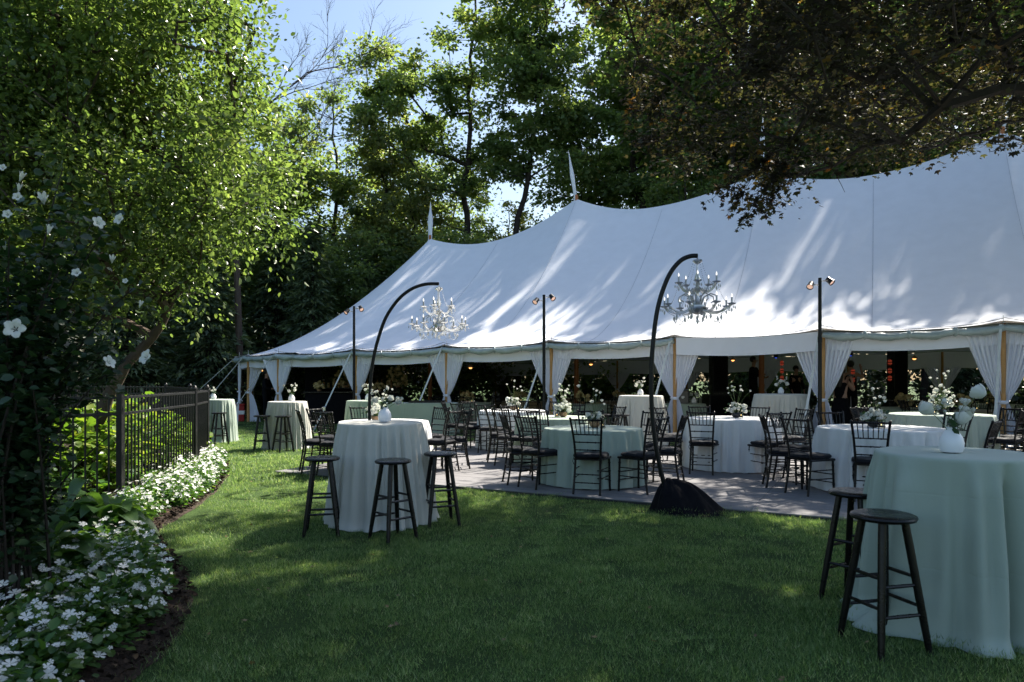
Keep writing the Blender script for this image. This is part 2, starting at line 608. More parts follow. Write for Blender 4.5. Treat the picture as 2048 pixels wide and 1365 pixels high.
def leaf_mesh(name, P, D, U, size, tpl, mat, rnd=None, width=1.0):
    """P base points, D leaf axis, U rough normal, size per leaf"""
    T, faces = tpl
    n = len(P)
    D = unit(D)
    W = unit(np.cross(U, D))
    U = np.cross(D, W)
    size = np.broadcast_to(np.asarray(size, float), (n,))
    width = np.broadcast_to(np.asarray(width, float), (n,))
    V = (P[:, None, :] + size[:, None, None] * (T[None, :, 0, None] * D[:, None, :] + T[None, :, 1, None] * width[:, None, None] * W[:, None, :] + T[None, :, 2, None] * U[:, None, :]))
    k = len(T)
    lt = np.array([len(f) for f in faces])
    li = np.concatenate([np.array(f) for f in faces])
    nl, nf = len(li), len(faces)
    me = bpy.data.meshes.new(name)
    me.vertices.add(n * k)
    me.vertices.foreach_set('co', V.reshape(-1).astype(np.float32))
    me.loops.add(n * nl)
    me.loops.foreach_set('vertex_index', (li[None, :] + (np.arange(n) * k)[:, None]).reshape(-1).astype(np.int32))
    me.polygons.add(n * nf)
    starts = np.concatenate([[0], np.cumsum(lt)[:-1]])
    me.polygons.foreach_set('loop_start', (starts[None, :] + (np.arange(n) * nl)[:, None]).reshape(-1).astype(np.int32))
    me.update(calc_edges=True)
    at = me.attributes.new('rnd', 'FLOAT', 'FACE')
    if rnd is None:
        rnd = rng.random(n)
    at.data.foreach_set('value', np.repeat(rnd, nf).astype(np.float32))
    me.materials.append(mat)
    return me


def rand_dirs(n):
    a = rng.normal(size=(n, 3))
    return unit(a)


def ell_sample(envs, n, bias=0.55):
    """random points in a union of ellipsoids, leaning to the shell"""
    vol = np.array([e[3] * e[4] * e[5] for e in envs])
    pick = rng.choice(len(envs), size=n, p=vol / vol.sum())
    E = np.array(envs)[pick]
    d = rand_dirs(n)
    r = rng.random(n) ** (1 / 3 * bias + 0.0001)
    return E[:, :3] + d * r[:, None] * E[:, 3:6]


def make_tree(name, base, trunk, r0, envs, ncl, per, clr, leaf, mat, bark, tpl=LEAF4, label=None, cat='tree', group=None,
              flat=0.5, gap=0.0, gapscale=2.5, droop=0.15, up=0.9, lim_r=0.010, cl_size_var=0.4, min_branch=None, bias=0.55, keep=None):
    t = empty(name, (base[0], base[1], 0), 0, label, cat, group)
    T = [Vector(p) for p in trunk]
    # fine trunk
    pts = []
    for i in range(len(T) - 1):
        m_ = 5
        for k in range(m_):
            pts.append(T[i].lerp(T[i + 1], k / m_))
    pts.append(T[-1])
    nt_ = len(pts)
    for i in range(1, nt_ - 1):
        pts[i] = pts[i] + Vector((random.gauss(0, .35), random.gauss(0, .35), 0)) * r0
    rad = [r0 * (1.25 if i == 0 else (1 - 0.85 * i / (nt_ - 1))) for i in range(nt_)]
    MB().tube(pts, rad, 10).build('trunk', M[bark], t)
    C = ell_sample(envs, int(ncl * (1 + gap)), bias)
    if gap > 0:
        q = np.sin(C[:, 0] / gapscale * 2.1 + 1.3) * np.sin(C[:, 1] / gapscale * 1.9 + .4) * np.sin(C[:, 2] / gapscale * 2.3 + 2.0)
        q = q + rng.normal(size=len(C)) * .12
        C = C[np.argsort(q)[-ncl:]] if True else C
    if keep is not None:
        C = C[np.array([keep(c) for c in C])]
    tp = np.array([list(p) for p in pts])
    zmin = min_branch if min_branch is not None else (C[:, 2].min() - 1.5)
    start = [i for i in range(nt_) if tp[i, 2] >= zmin] or [nt_ - 1]
    nodes = [tp[i] for i in start]
    parent = [-1] * len(nodes)
    # order by distance to trunk
    dd = np.array([np.min(np.linalg.norm(np.array(nodes) - c, axis=1)) for c in C])
    arr = np.array(nodes)
    for ci in np.argsort(dd):
        c = C[ci]
        df = c - arr
        ds = np.linalg.norm(df, axis=1)
        cost = ds + np.maximum(0, -df[:, 2] + 0.15 * ds) * 2.0
        j = int(np.argmin(cost))
        seg = ds[j]
        k = max(1, min(3, int(seg / max(clr * 1.6, .3))))
        pj = j
        for q_ in range(1, k + 1):
            f_ = q_ / k
            p = arr[j] * (1 - f_) + c * f_
            if q_ < k:
                p = p + rng.normal(size=3) * seg * .05 + np.array([0, 0, seg * .06])
            parent.append(pj)
            arr = np.vstack([arr, p])
            pj = len(arr) - 1
    cnt = np.zeros(len(arr))
    for i in range(len(arr) - 1, -1, -1):
        cnt[i] += 1
        if parent[i] >= 0:
            cnt[parent[i]] += cnt[i]
    R = lim_r * np.sqrt(cnt)
    R = np.minimum(R, r0 * .55)
    mb = MB()
    for i in range(len(arr)):
        pj = parent[i]
        if pj >= 0:
            mb.tube([arr[pj], arr[i]], [min(float(R[pj]), float(R[i]) * 1.5), float(R[i])], 5 if R[i] > lim_r * 2 else 3, caps=False)
    mb.build('branches', M[bark], t)
    # leaves
    n = len(C) * per
    ci = np.repeat(np.arange(len(C)), per)
    csz = clr * (1 + cl_size_var * rng.normal(size=len(C))).clip(.4, 1.9)
    off = rng.normal(size=(n, 3)) * csz[ci][:, None] * np.array([1, 1, flat]) * .6
    P = C[ci] + off
    D = rand_dirs(n) * np.array([1, 1, .45]) + off * .8 / clr - np.array([0, 0, droop])
    U = rng.normal(size=(n, 3)) * (1 - up) * 1.1 + np.array([0, 0, up]) + off / clr * .25
    base_r = rng.random(len(C))
    rn = np.clip(base_r[ci] * .45 + rng.random(n) * .55, 0, 1)
    me = leaf_mesh('crown', P, D, U, leaf * rng.uniform(.5, 1.35, n), tpl, M[mat], rn)
    link('crown', me, t)
    return t


def make_spruce(name, base, h, R, label, group=None, n=130, per=46, size=.34, mat='needle'):
    t = empty(name, (base[0], base[1], 0), 0, label, 'tree', group)
    MB().tube([(0, 0, 0), (.05, .03, h * .5), (0, 0, h)], [.16, .10, .015], 8).build('trunk', M['bark_dark'], t)
    mb = MB()
    Ps, Ds = [], []
    for i in range(n):
        f_ = (i + rng.random()) / n
        z = h * (.06 + .93 * f_ ** .9)
        ln = R * (1 - z / h) ** .8 * rng.uniform(.75, 1.15) + .12
        a = i * 2.399 + rng.normal() * .2
        dx, dy = math.cos(a), math.sin(a)
        tip = np.array([dx * ln, dy * ln, z - ln * .28])
        b = np.array([0, 0, z])
        mb.tube([b, (b + tip) / 2 + np.array([0, 0, -.04 * ln]), tip], [.022, .012, .004], 3, caps=False)
        u = rng.random(per) ** .7
        p = b + (tip - b) * u[:, None]
        sd = rng.normal(size=per) * .22 * ln * (1.05 - u * .6)
        p = p + np.stack([-dy * sd, dx * sd, -np.abs(sd) * .35 + rng.normal(size=per) * .05], 1)
        d = np.stack([dx - dy * sd * 2.2 / ln, dy + dx * sd * 2.2 / ln, -.35 + rng.normal(size=per) * .25], 1)
        Ps.append(p)
        Ds.append(d + rng.normal(size=(per, 3)) * .25)
    mb.build('branches', M['bark_dark'], t)
    P, D = np.vstack(Ps), np.vstack(Ds)
    link('crown', leaf_mesh('crown', P, D, np.array([0, 0, 1.]) + rng.normal(size=P.shape) * .45, size * rng.uniform(.6, 1.3, len(P)), NEEDLE, M[mat]), t)
    return t


def instancer(name, P, rot, scl, src, kind='stuff', label=None):
    me = bpy.data.meshes.new(name)
    me.from_pydata([tuple(p) for p in P], [], [])
    a = me.attributes.new('rot', 'FLOAT_VECTOR', 'POINT')
    a.data.foreach_set('vector', np.asarray(rot, np.float32).reshape(-1))
    b = me.attributes.new('scl', 'FLOAT', 'POINT')
    b.data.foreach_set('value', np.asarray(scl, np.float32))
    o = link(name, me)
    ng = bpy.data.node_groups.new(name + '_scatter', 'GeometryNodeTree')
    ng.interface.new_socket('Geometry', in_out='INPUT', socket_type='NodeSocketGeometry')
    ng.interface.new_socket('Geometry', in_out='OUTPUT', socket_type='NodeSocketGeometry')
    nn = ng.nodes
    gi, go = nn.new('NodeGroupInput'), nn.new('NodeGroupOutput')
    ip, oi = nn.new('GeometryNodeInstanceOnPoints'), nn.new('GeometryNodeObjectInfo')
    mp = nn.new('GeometryNodeMeshToPoints')
    ar, as_ = nn.new('GeometryNodeInputNamedAttribute'), nn.new('GeometryNodeInputNamedAttribute')
    ar.data_type = 'FLOAT_VECTOR'
    ar.inputs['Name'].default_value = 'rot'
    as_.data_type = 'FLOAT'
    as_.inputs['Name'].default_value = 'scl'
    oi.inputs['Object'].default_value = src
    oi.inputs['As Instance'].default_value = True
    ng.links.new(gi.outputs[0], mp.inputs[0])
    ng.links.new(mp.outputs[0], ip.inputs['Points'])
    ng.links.new(oi.outputs['Geometry'], ip.inputs['Instance'])
    ng.links.new(ar.outputs['Attribute'], ip.inputs['Rotation'])
    ng.links.new(as_.outputs['Attribute'], ip.inputs['Scale'])
    ng.links.new(ip.outputs[0], go.inputs[0])
    md = o.modifiers.new('scatter', 'NODES')
    md.node_group = ng
    return tag(o, label, None, None, kind)



# ================================================================ SETTING
P0 = np.array([-3.43, 29.3])
AX = np.array([.886, -.463])
NX = np.array([-.463, -.886])
RW = 7.57
TL_ = 26.4


def TW(t, m, z=0.0):
    p = P0 + AX * t + NX * m
    return (float(p[0]), float(p[1]), z)


# lawn: one sheet to the horizon, finer and gently uneven near the camera
def lawn():
    xs = np.concatenate([[-600, -200, -80], np.linspace(-40, 40, 81), [80, 200, 600]])
    ys = np.concatenate([[-300, -60, -15], np.linspace(-6, 60, 67), [90, 200, 700]])
    mb = MB()
    pts = [(x, y, 0.0) for y in ys for x in xs]
    mb.grid(pts, len(xs), len(ys))
    tag(mb.build('lawn', M['lawn'], smooth=False), 'mown green lawn in tree shade with patches of sun', kind='structure')


lawn()

# deck
DT0, DN0, DN1, DLEN = 8.03, 16.2, 9.6, 24.0
deck_z = 0.035
dk = MB()
mid = TW(DT0 + DLEN / 2, (DN0 + DN1) / 2, deck_z / 2 - .006)
ang = math.atan2(AX[1], AX[0])
RZ = Matrix.Rotation(ang, 3, 'Z')
dk.box(mid, (DLEN, DN0 - DN1, deck_z - .012), RZ)
deck = tag(dk.build('dance_floor', M['deck_edge'], smooth=False), 'low grey-brown board floor laid over the lawn', kind='structure')
PLW, PLL = 0.22, 2.44
pm = MB().box((0, 0, 0), (PLL - .006, PLW - .005, .011), RZ)
pmesh = pm.mesh('plank', M['deck'], smooth=False)
nrow = int((DN0 - DN1) / PLW)
for r in range(nrow):
    for c in range(int(DLEN / PLL)):
        t = DT0 + PLL * (c + .5)
        m_ = DN0 - PLW * (r + .5)
        p = TW(t, m_, deck_z - .0055 + .001 * ((r * 7 + c * 3) % 3))
        link('plank', pmesh, deck, p)


def on_deck(x, y, pad=0.0):
    d = np.array([x, y]) - P0
    t, m_ = float(d @ AX), float(d @ NX)
    return DT0 - pad < t < DT0 + DLEN + pad and DN1 - pad < m_ < DN0 + pad


# planting bed with a curved edge
edge_px = [(120, 1600), (180, 1450), (255, 1365), (310, 1330), (358, 1280), (386, 1215), (378, 1165), (350, 1125), (322, 1092), (312, 1068), (335, 1050), (385, 1022), (425, 992), (452, 962), (458, 938), (445, 915), (425, 900), (405, 888)]
EDGE = np.array([G(*p) for p in edge_px])
# smooth resample
tt = np.linspace(0, len(EDGE) - 1, 120)
EX = np.interp(tt, np.arange(len(EDGE)), EDGE[:, 0])
EY = np.interp(tt, np.arange(len(EDGE)), EDGE[:, 1])
ker = np.ones(7) / 7
EX[3:-3], EY[3:-3] = np.convolve(EX, ker, 'valid'), np.convolve(EY, ker, 'valid')
EX += np.sin(np.arange(120) * .9) * .012


def edge_x(y):
    return float(np.interp(y, EY, EX))


def bed():
    """mulch mounded behind a cut edge"""
    offs = [0, .05, .15, .4, 1.0, 2.0, 4.0, 8.0, 14.0]
    zz = [.004, .03, .05, .06, .07, .07, .06, .05, .03]
    pts = []
    for o_, z in zip(offs, zz):
        for x, y in zip(EX, EY):
            pts.append((x - o_, y + random.gauss(0, .006), z + random.gauss(0, .006 if o_ else 0)))
    mb = MB().grid(pts, len(EX), len(offs))
    return tag(mb.build('planting_bed', M['mulch'], smooth=False), 'dark mulch planting bed with a curved cut edge', kind='structure')


bedo = bed()
# loose mulch chips
nC = 9000
yy = rng.uniform(2.6, 13, nC)
xx = np.array([edge_x(y) for y in yy]) - rng.random(nC) ** 1.5 * 1.6 - .0
P = np.stack([xx, yy, .045 + rng.random(nC) * .025], 1)
o = link('bark_chips', leaf_mesh('bark_chips', P, rand_dirs(nC) * np.array([1, 1, .3]), rand_dirs(nC) + np.array([0, 0, .8]), rng.uniform(.015, .05, nC), LEAF4,
                                leafmat('bark_chip', [(0, (.02, .014, .01)), (.9, (.05, .034, .024)), (1, (.12, .08, .05))], 0.0, rough=.9, spec=.1)))
tag(o, 'loose dark bark chips on the planting bed', kind='stuff')

# ================================================================ TENT
tent = empty('sailcloth_tent', TW(0, 0), 0, 'long white sailcloth tent with peaked roof, wooden poles and open sides', 'tent')
T0 = Vector(TW(0, 0))


def tl(t, m, z):
    return Vector(TW(t, m, z)) - T0


def tpol(phi, r, z, right=False):
    """around the end masts: phi from the front normal towards the end"""
    c, s_ = math.cos(phi), math.sin(phi)
    return tl(TL_ + s_ * r, c * r, z) if right else tl(-s_ * r, c * r, z)


PK_T = [0, 6.6, 13.2, 19.8, 26.4]
PK_Z = [7.40, 8.28, 8.40, 8.62, 8.5]
SD_Z = [6.98, 7.62, 7.82, 7.7]
SD_U = [.36, .40, .42, .5]


def zridge(t):
    t = min(max(t, 0), TL_)
    k = min(int(t / 6.6), 3)
    u = t / 6.6 - k
    us = SD_U[k]
    if u < us:
        q, pz = (us - u) / us, PK_Z[k]
    else:
        q, pz = (u - us) / (1 - us), PK_Z[k + 1]
    return SD_Z[k] + (pz - SD_Z[k]) * q ** 1.9


POST_T = [-.96, 2.34, 5.64, 8.94, 12.24, 15.54, 18.84, 22.14, 25.44]
END_PHI = [25, 41, 62, 86, 110, 134, 158]


def zeave_base(t):
    return 2.42 + .0125 * (min(max(t, -2), 26) - 2.34)


def zeave(t, phi=None):
    """eave height: up at the posts, dipping between them"""
    if phi is None:
        k = (t + .96) / 3.3
        f_ = k - math.floor(k)
        return zeave_base(t) - .07 * math.sin(PI * f_) ** 1.0
    ph = [7] + END_PHI + [173]
    f_ = 0
    d = math.degrees(phi)
    for i in range(len(ph) - 1):
        if ph[i] <= d <= ph[i + 1]:
            f_ = (d - ph[i]) / (ph[i + 1] - ph[i])
    return 2.38 - .05 * math.sin(PI * f_)


def roof():
    vs = np.linspace(0, 1, 56) ** 1.0
    cols = []
    nb = 46
    for i in range(nb + 1):                      # left end cap, from back round to front
        cols.append(('c', math.radians(180 - 180 * i / nb), False))
    for i in range(1, 330):
        cols.append(('f', TL_ * i / 330, 1))
    for i in range(nb + 1):
        cols.append(('c', math.radians(180 * i / nb), True))
    for i in range(329, 0, -3):
        cols.append(('f', TL_ * i / 330, -1))
    pts = []
    for v in vs:
        g = (1 - v) ** 1.6
        for c in cols:
            if c[0] == 'c':
                ze, zr = zeave(0, c[1]), PK_Z[-1 if c[2] else 0]
                pts.append(tpol(c[1], max(v * (RW + .05), .03), ze + (zr - ze) * g, c[2]))
            else:
                t, sd = c[1], c[2]
                ze, zr = zeave(t), zridge(t)
                k = (t + .96) / 3.3
                f_ = k - math.floor(k)
                scal = .06 * math.sin(PI * f_)          # edge curves inward between posts
                vv = v * (RW + .05 - scal)
                pts.append(tl(t, sd * max(vv, .03), ze + (zr - ze) * g))
    mb = MB().grid(pts, len(cols), len(vs), wrap=True)
    ob = mb.build('roof', M['tent'], tent, angle=None)
    return ob


roof()
# seams down from the masts and the panel joints
sm = MB()
for t in [0.0, 6.6, 13.2, 19.8, 3.3, 9.9, 16.5, 23.1]:
    for side in (1,):
        pts = []
        for i in range(40):
            v = .02 + .97 * i / 39
            z = zeave(t) + (zridge(t) - zeave(t)) * (1 - v) ** 1.6 + .006
            pts.append(tl(t + (.0 if t % 6.6 < .1 else 0), v * RW, z))
        sm.tube(pts, .0035, 4)
sm.build('seam', M['seam'], tent)


def roof_z(t, m):
    v = min(abs(m) / RW, 1)
    return zeave(t) + (zridge(t) - zeave(t)) * (1 - v) ** 1.6


# ribbed reinforcement fans above the posts
def fan(t, R):
    mb = MB()
    na, nr = 120, 9
    pts = []
    for j in range(nr):
        r = R * (.06 + .94 * j / (nr - 1))
        for i in range(na):
            a = PI * i / (na - 1)
            tt_, mm = t + math.cos(a) * r, RW - .0 - math.sin(a) * r
            w = math.sin(PI * min(1, j / (nr - 1))) ** .5
            rib = .010 * w * math.sin(i * 2 * PI / 5.2 + .6 * math.sin(i))
            e = .006 if j < nr - 1 else .001
            # lift towards the post top
            lift = .05 * max(0, 1 - r / (R * .8)) ** 2
            pts.append(tl(tt_, mm, roof_z(tt_, mm) + e + .004 + rib + lift))
    mb.grid(pts, na, nr)
    mb.build('reinforcement_patch', M['tent'], tent, angle=None)


for t in POST_T[1:-1]:
    fan(t, .85 if t in (15.54, 18.84) else .45)

# valance band inside the posts, and rolled clear sidewall along the eave
def eave_curve():
    c = []
    for i in range(60):
        ph = math.radians(170 - 170 * i / 60)
        c.append((tpol(ph, RW, 0), zeave(0, ph), None))
    return c


def loop_pts(t0, t1, n, r):
    return [(tl(t0 + (t1 - t0) * i / n, r, 0), zeave(t0 + (t1 - t0) * i / n)) for i in range(n + 1)]


def band(pts, ztop, h, name, mat, sag=0.0, inset=0):
    mb = MB()
    rows = []
    for k in range(5):
        for i, (p, ze) in enumerate(pts):
            q = k / 4
            n_ = len(pts) - 1
            w = .012 * math.sin(i * .9 + k) * q
            rows.append((p.x + w * NX[0], p.y + w * NX[1], ze + ztop - h * q - sag * q * math.sin(PI * i / n_)))
    mb.grid(rows, len(pts), 5)
    mb.build(name, mat, tent, angle=None)


def roll(pts, name='rolled_sidewall'):
    mb = MB()
    n_ = len(pts) - 1
    cen, rr = [], []
    ks = random.choice([3, 4])
    for i, (p, ze) in enumerate(pts):
        u = i / n_
        sc_ = abs(math.sin(PI * u * ks))
        cen.append((p.x + .03 * NX[0], p.y + .03 * NX[1], ze - .095 - .035 * sc_ + random.gauss(0, .004)))
        rr.append(.062 + .025 * sc_ + random.gauss(0, .004))
    b = len(mb.v)
    mb.tube(cen, rr, 12)
    for i in range(b, len(mb.v)):
        v = mb.v[i]
        k = random.gauss(0, .006)
        mb.v[i] = (v[0] + k, v[1] + k, v[2] + random.gauss(0, .005))
    for j in range(1, ks):                               # ties
        i = int(n_ * j / ks)
        c = Vector(cen[i])
        mb.lathe([(.085, -.02), (.1, 0), (.085, .02)], 10, c, Matrix.Rotation(PI / 2, 3, 'Y') @ Matrix.Rotation(0, 3, 'Z'))
    mb.build(name, M['roll'], tent, angle=60)


spans = [(POST_T[i], POST_T[i + 1]) for i in range(len(POST_T) - 1)]
for i, (ta, tb) in enumerate(spans):
    pts = loop_pts(ta, tb, 40, RW - .02)
    if ta == 12.24:
        band(loop_pts(ta + .06, tb - .06, 40, RW - .0), -.015, .42, 'valance', M['tent_band'], 0)
    else:
        roll(pts)
        band(loop_pts(ta, tb, 40, RW - .14), -.02, .40, 'valance', M['tent_band'])
    band(loop_pts(ta, tb, 20, -(RW - .14)), -.02, .62, 'valance', M['tent_band'])
phs = [-7.2] + [0] * 0
allphi = [7] + END_PHI + [173]
for i in range(len(allphi) - 1):
    a0, a1 = math.radians(allphi[i]), math.radians(allphi[i + 1])
    mk = lambda r: [(tpol(a0 + (a1 - a0) * k / 24, r, 0), zeave(0, a0 + (a1 - a0) * k / 24)) for k in range(25)]
    if i < 4:
        roll(mk(RW - .02))
    band(mk(RW - .14), -.02, .40, 'valance', M['tent_band'])
for i in range(6):
    a0, a1 = math.radians(30 * i), math.radians(30 * (i + 1))
    band([(tpol(a0 + (a1 - a0) * k / 12, RW - .14, 0, True), 2.5) for k in range(13)], -.02, .5, 'valance', M['tent_band'])

# side poles, centre poles, guy straps
def sidepole(p, ze, lab=None):
    mb = MB().tube([(p.x, p.y, 0), (p.x, p.y, ze - .05)], [.052, .046], 12)
    o_ = mb.build('pole', M['wood'], tent)
    q = MB().tube([(p.x, p.y, ze - .06), (p.x, p.y, ze + .16)], .007, 6).tube([(p.x, p.y, ze + .01), (p.x, p.y, ze + .03)], .03, 8)
    q.build('pole_pin', M['metal'], tent)
    # short lashings up each side of the pin
    return o_


front = []
for t in POST_T:
    p = tl(t, RW - .13, 0)
    sidepole(p, zeave_base(t))
    front.append((p, AX, zeave_base(t)))
for t in POST_T:
    sidepole(tl(t, -(RW - .13), 0), zeave_base(t))
endp = []
for d in END_PHI:
    ph = math.radians(d)
    p = tpol(ph, RW - .13, 0)
    sidepole(p, 2.38)
    e = (AX * math.cos(ph) + NX * -math.sin(ph) * -1)
    tg = np.array([AX[0] * math.cos(ph) + NX[0] * math.sin(ph), AX[1] * math.cos(ph) + NX[1] * math.sin(ph)])
    endp.append((p, tg, 2.38))
for d in (30, 70, 110, 150):
    sidepole(tpol(math.radians(d), RW - .13, 0, True), 2.5)
for t, z in zip(PK_T, PK_Z):
    MB().tube([tl(t, 0, 0), tl(t, 0, z + .15)], [.09, .06], 12).build('mast', M['wood_dark'], tent)


def perim_rope():
    mb = MB()
    for (ta, tb) in spans:
        pts = []
        for i in range(13):
            u = i / 12
            t = ta + (tb - ta) * u
            z = zeave(t) + .02 + .08 * abs(2 * u - 1) ** 5
            pts.append(tl(t, RW + .05, z))
        mb.tube(pts, .006, 5)
    for i in range(4):
        a0, a1 = math.radians(allphi[i]), math.radians(allphi[i + 1])
        mb.tube([tpol(a0 + (a1 - a0) * k / 8, RW + .05, zeave(0, a0 + (a1 - a0) * k / 8) + .02) for k in range(9)], .006, 5)
    mb.build('perimeter_rope', M['pole_black'], tent)


perim_rope()


def strap(a, b, w=.025, mat='strap', name='guy_strap'):
    a, b = Vector(a), Vector(b)
    d = (b - a)
    side = Vector((AX[0], AX[1], 0)) * w
    th = Vector((NX[0], NX[1], 0)) * .003
    vs = []
    for i in range(6):
        p = a + d * (i / 5)
        vs += [p - side - th, p + side - th, p + side + th, p - side + th]
    fs = []
    for i in range(5):
        for k in range(4):
            fs.append((i * 4 + k, i * 4 + (k + 1) % 4, i * 4 + 4 + (k + 1) % 4, i * 4 + 4 + k))
    mb = MB().add(vs, fs)
    mb.build(name, M[mat], tent, smooth=False)
    q = b + (a - b) * .26
    MB().bbox(q, (.09, .05, .12)).tube([q + Vector((-.05, 0, .04)), q + Vector((.08, 0, .09))], .008, 6).build('ratchet', M['metal'], tent)
    MB().tube([b + Vector((0, 0, .12)), b + Vector((0, 0, -.1))], .014, 8).build('stake', M['metal'], tent)


for t in POST_T[1:]:
    strap(tl(t - .06, RW + .02, zeave_base(t) - .02), tl(t - .35, RW + 1.35, .02))
MB().tube([tl(-.96, RW, 2.4) + Vector((-.1, 0, -.1)), tl(-2.0, RW + 1.25, .02)], .012, 6).build('guy_rope', M['rope'], tent)
# a white ribbon bow tied on that rope
rb = MB()
bc = tl(-1.72, RW + .9, .78)
for s_ in (-1, 1):
    rb.grid([bc + Vector((s_ * (.02 + .14 * math.sin(u * PI)), 0, .16 * (u - .3))) + Vector((0, .05 * v_, 0)) for v_ in (0, 1) for u in [i / 8 for i in range(9)]], 9, 2)
    rb.grid([bc + Vector((s_ * .06 * u - .1 * u, .0 + .04 * v_, -.75 * u)) + Vector((.05 * v_, 0, 0)) for v_ in (0, 1) for u in [i / 8 for i in range(9)]], 9, 2)
rb.build('ribbon_bow', M['curtain'], tent, angle=None)
for d, ext in ((25, 1.9), (41, 2.4), (62, 2.0)):
    ph = math.radians(d)
    MB().tube([tpol(ph, RW, 2.36), tpol(ph, RW + ext, .02)], .014, 6).build('guy_rope', M['rope'], tent)

# pennant sleeves on the masts
def pennant(t, zb, h, w, lean):
    mb = MB()
    prof = [(.0, .16), (.12, .11), (.3, .12), (.52, .15), (.66, .12), (.8, .06), (1, .012)]
    n_ = 10
    vs, fs = [], []
    base = tl(t, 0, zb - .25)
    for u, r in prof:
        for k in range(n_):
            a = 2 * PI * k / n_
            cx = lean * u + math.cos(a) * r * w
            cy = math.sin(a) * r * .25
            vs.append(base + Vector((cx * 1.0 - .25 * (r - .1) * 0, cy, h * u)))
    for i in range(len(prof) - 1):
        for k in range(n_):
            fs.append((i * n_ + k, i * n_ + (k + 1) % n_, (i + 1) * n_ + (k + 1) % n_, (i + 1) * n_ + k))
    mb.add(vs, fs).build('pennant', M['tent'], tent, angle=None)


pennant(0, 7.45, 1.75, .72, .02)
pennant(6.6, 8.35, 2.0, .52, -.30)
pennant(13.2, 8.5, 2.0, .6, .05)
pennant(19.8, 8.7, 1.9, .6, .35)


# curtains: each pole carries a tied pair
def sheet(e, side, ztop, wtop, wbot, ztie, thick=.045, nu=44, nv=46, back=0.0, ph=0.0):
    pts = []
    ex, ey = float(e[0]), float(e[1])
    nx, ny = -ey, ex
    for j in range(nv):
        z = ztop - (ztop - .015) * j / (nv - 1)
        if z > ztie:
            q = (z - ztie) / (ztop - ztie)
            w = .055 + (wtop - .055) * q ** .78
            inner = .02 + .02 * q
            amp = thick * (.25 + .75 * q)
        else:
            q = (ztie - z) / ztie
            w = .055 + (wbot - .055) * q ** .6
            inner = .02
            amp = thick * (.3 + .8 * q)
        for i in range(nu):
            u = i / (nu - 1)
            f_ = math.sin(u * 2 * PI * 6 + ph + .7 * math.sin(u * 5 + z * 1.2)) + .4 * math.sin(u * 2 * PI * 13 + ph * 2)
            x = side * (inner + u * w)
            y = amp * f_ * 1.15 + .02 * math.sin(z * 3 + u * 4) + back
            pts.append((x * ex + y * nx, x * ey + y * ny, z))
    return MB().grid(pts, nu, nv)


def curtain_pair(p, e, ztop, label, wl=.62, wr=.62, bl=.28, br=.28, ztie=1.05, group='white tied-back curtains on the tent poles'):
    w = Vector(p) + T0
    root = empty('tent_curtain', (w.x, w.y, 0), 0, label, 'curtain', group)
    if wl:
        sheet(e, -1, ztop, wl, bl, ztie, ph=random.random() * 6).build('curtain_panel', M['curtain'], root, angle=None)
    if wr:
        sheet(e, 1, ztop, wr, br, ztie, ph=random.random() * 6).build('curtain_panel', M['curtain'], root, angle=None)
    tb = MB()
    pr = [(.075, ztie - .035), (.09, ztie), (.075, ztie + .035)]
    tb.lathe(pr, 14, caps=False)
    tb.ball((-.09 * e[0], -.09 * e[1], ztie), .03, 6)
    tb.build('tie_band', M['curtain'], root)
    return root


names_f = ['fourth', 'fifth', 'sixth', 'seventh']
flab = ['white tied curtains on the second tent pole from the left, behind the ivory table',
        'white tied curtains on the tent pole behind the leftmost black light stand',
        'white tied curtains on the pole right of the left chandelier, by the green draped bar',
        'white tied curtains on the pole behind the middle black light stand',
        'white tied curtains on the pole left of the right chandelier',
        'white tied curtains on the pole behind the rightmost black light stand',
        'white tied curtains on the rightmost visible tent pole',
        'white tied curtains on the tent pole beyond the right edge',
        'white tied curtains on the last tent pole at the right']
for i, (p, e, ze) in enumerate(front):
    wl = wr = .62
    curtain_pair(p, e, ze - .2, flab[i], wl, wr)
elab = ['white tied curtains at the left corner pole of the tent, spreading wide on the grass',
        'white narrow tied curtains on the outermost left pole of the tent end',
        'white curtains inside the left end of the tent behind the server',
        'white curtains on the fourth pole round the left tent end']
for i, (p, e, ze) in enumerate(endp[:4]):
    e2 = -np.array(e)
    if i == 0:
        curtain_pair(p, AX * .96 + NX * -.28, ze - .2, elab[i], 0, .62, 0, .5)
    else:
        e3 = np.array(e) if e[0] > 0 else -np.array(e)
        curtain_pair(p, e3, ze - .2, elab[i], .5, .5)
blab = 'white curtain tied on a rear pole of the tent, dim behind the dining tables'
for i, t in enumerate(POST_T):
    curtain_pair(tl(t, -(RW - .13), 0), AX, zeave_base(t) - .6, 'dim white curtains tied on the %s rear tent pole from the left' % ['first', 'second', 'third', 'fourth', 'fifth', 'sixth', 'seventh', 'eighth', 'ninth'][i], .62, .62, group='rear tent curtains')

# ================================================================ FURNITURE
def node_tube(mb, a, b, r, n=6, nodes=(.25, .5, .75)):
    """bamboo-turned bar with small rings"""
    a, b = Vector(a), Vector(b)
    ln = (b - a).length
    e = .006 / max(ln, .01)
    us, rs = [0], [r]
    for u in nodes:
        us += [u - e * 1.6, u - e * .7, u + e * .7, u + e * 1.6]
        rs += [r, r * 1.35, r * 1.35, r]
    us.append(1)
    rs.append(r)
    mb.tube([a.lerp(b, u) for u in us], rs, n)


def curve3(a, b, c, k=8):
    a, b, c = Vector(a), Vector(b), Vector(c)
    return [a * (1 - u) ** 2 + b * 2 * u * (1 - u) + c * u * u for u in [i / (k - 1) for i in range(k)]]


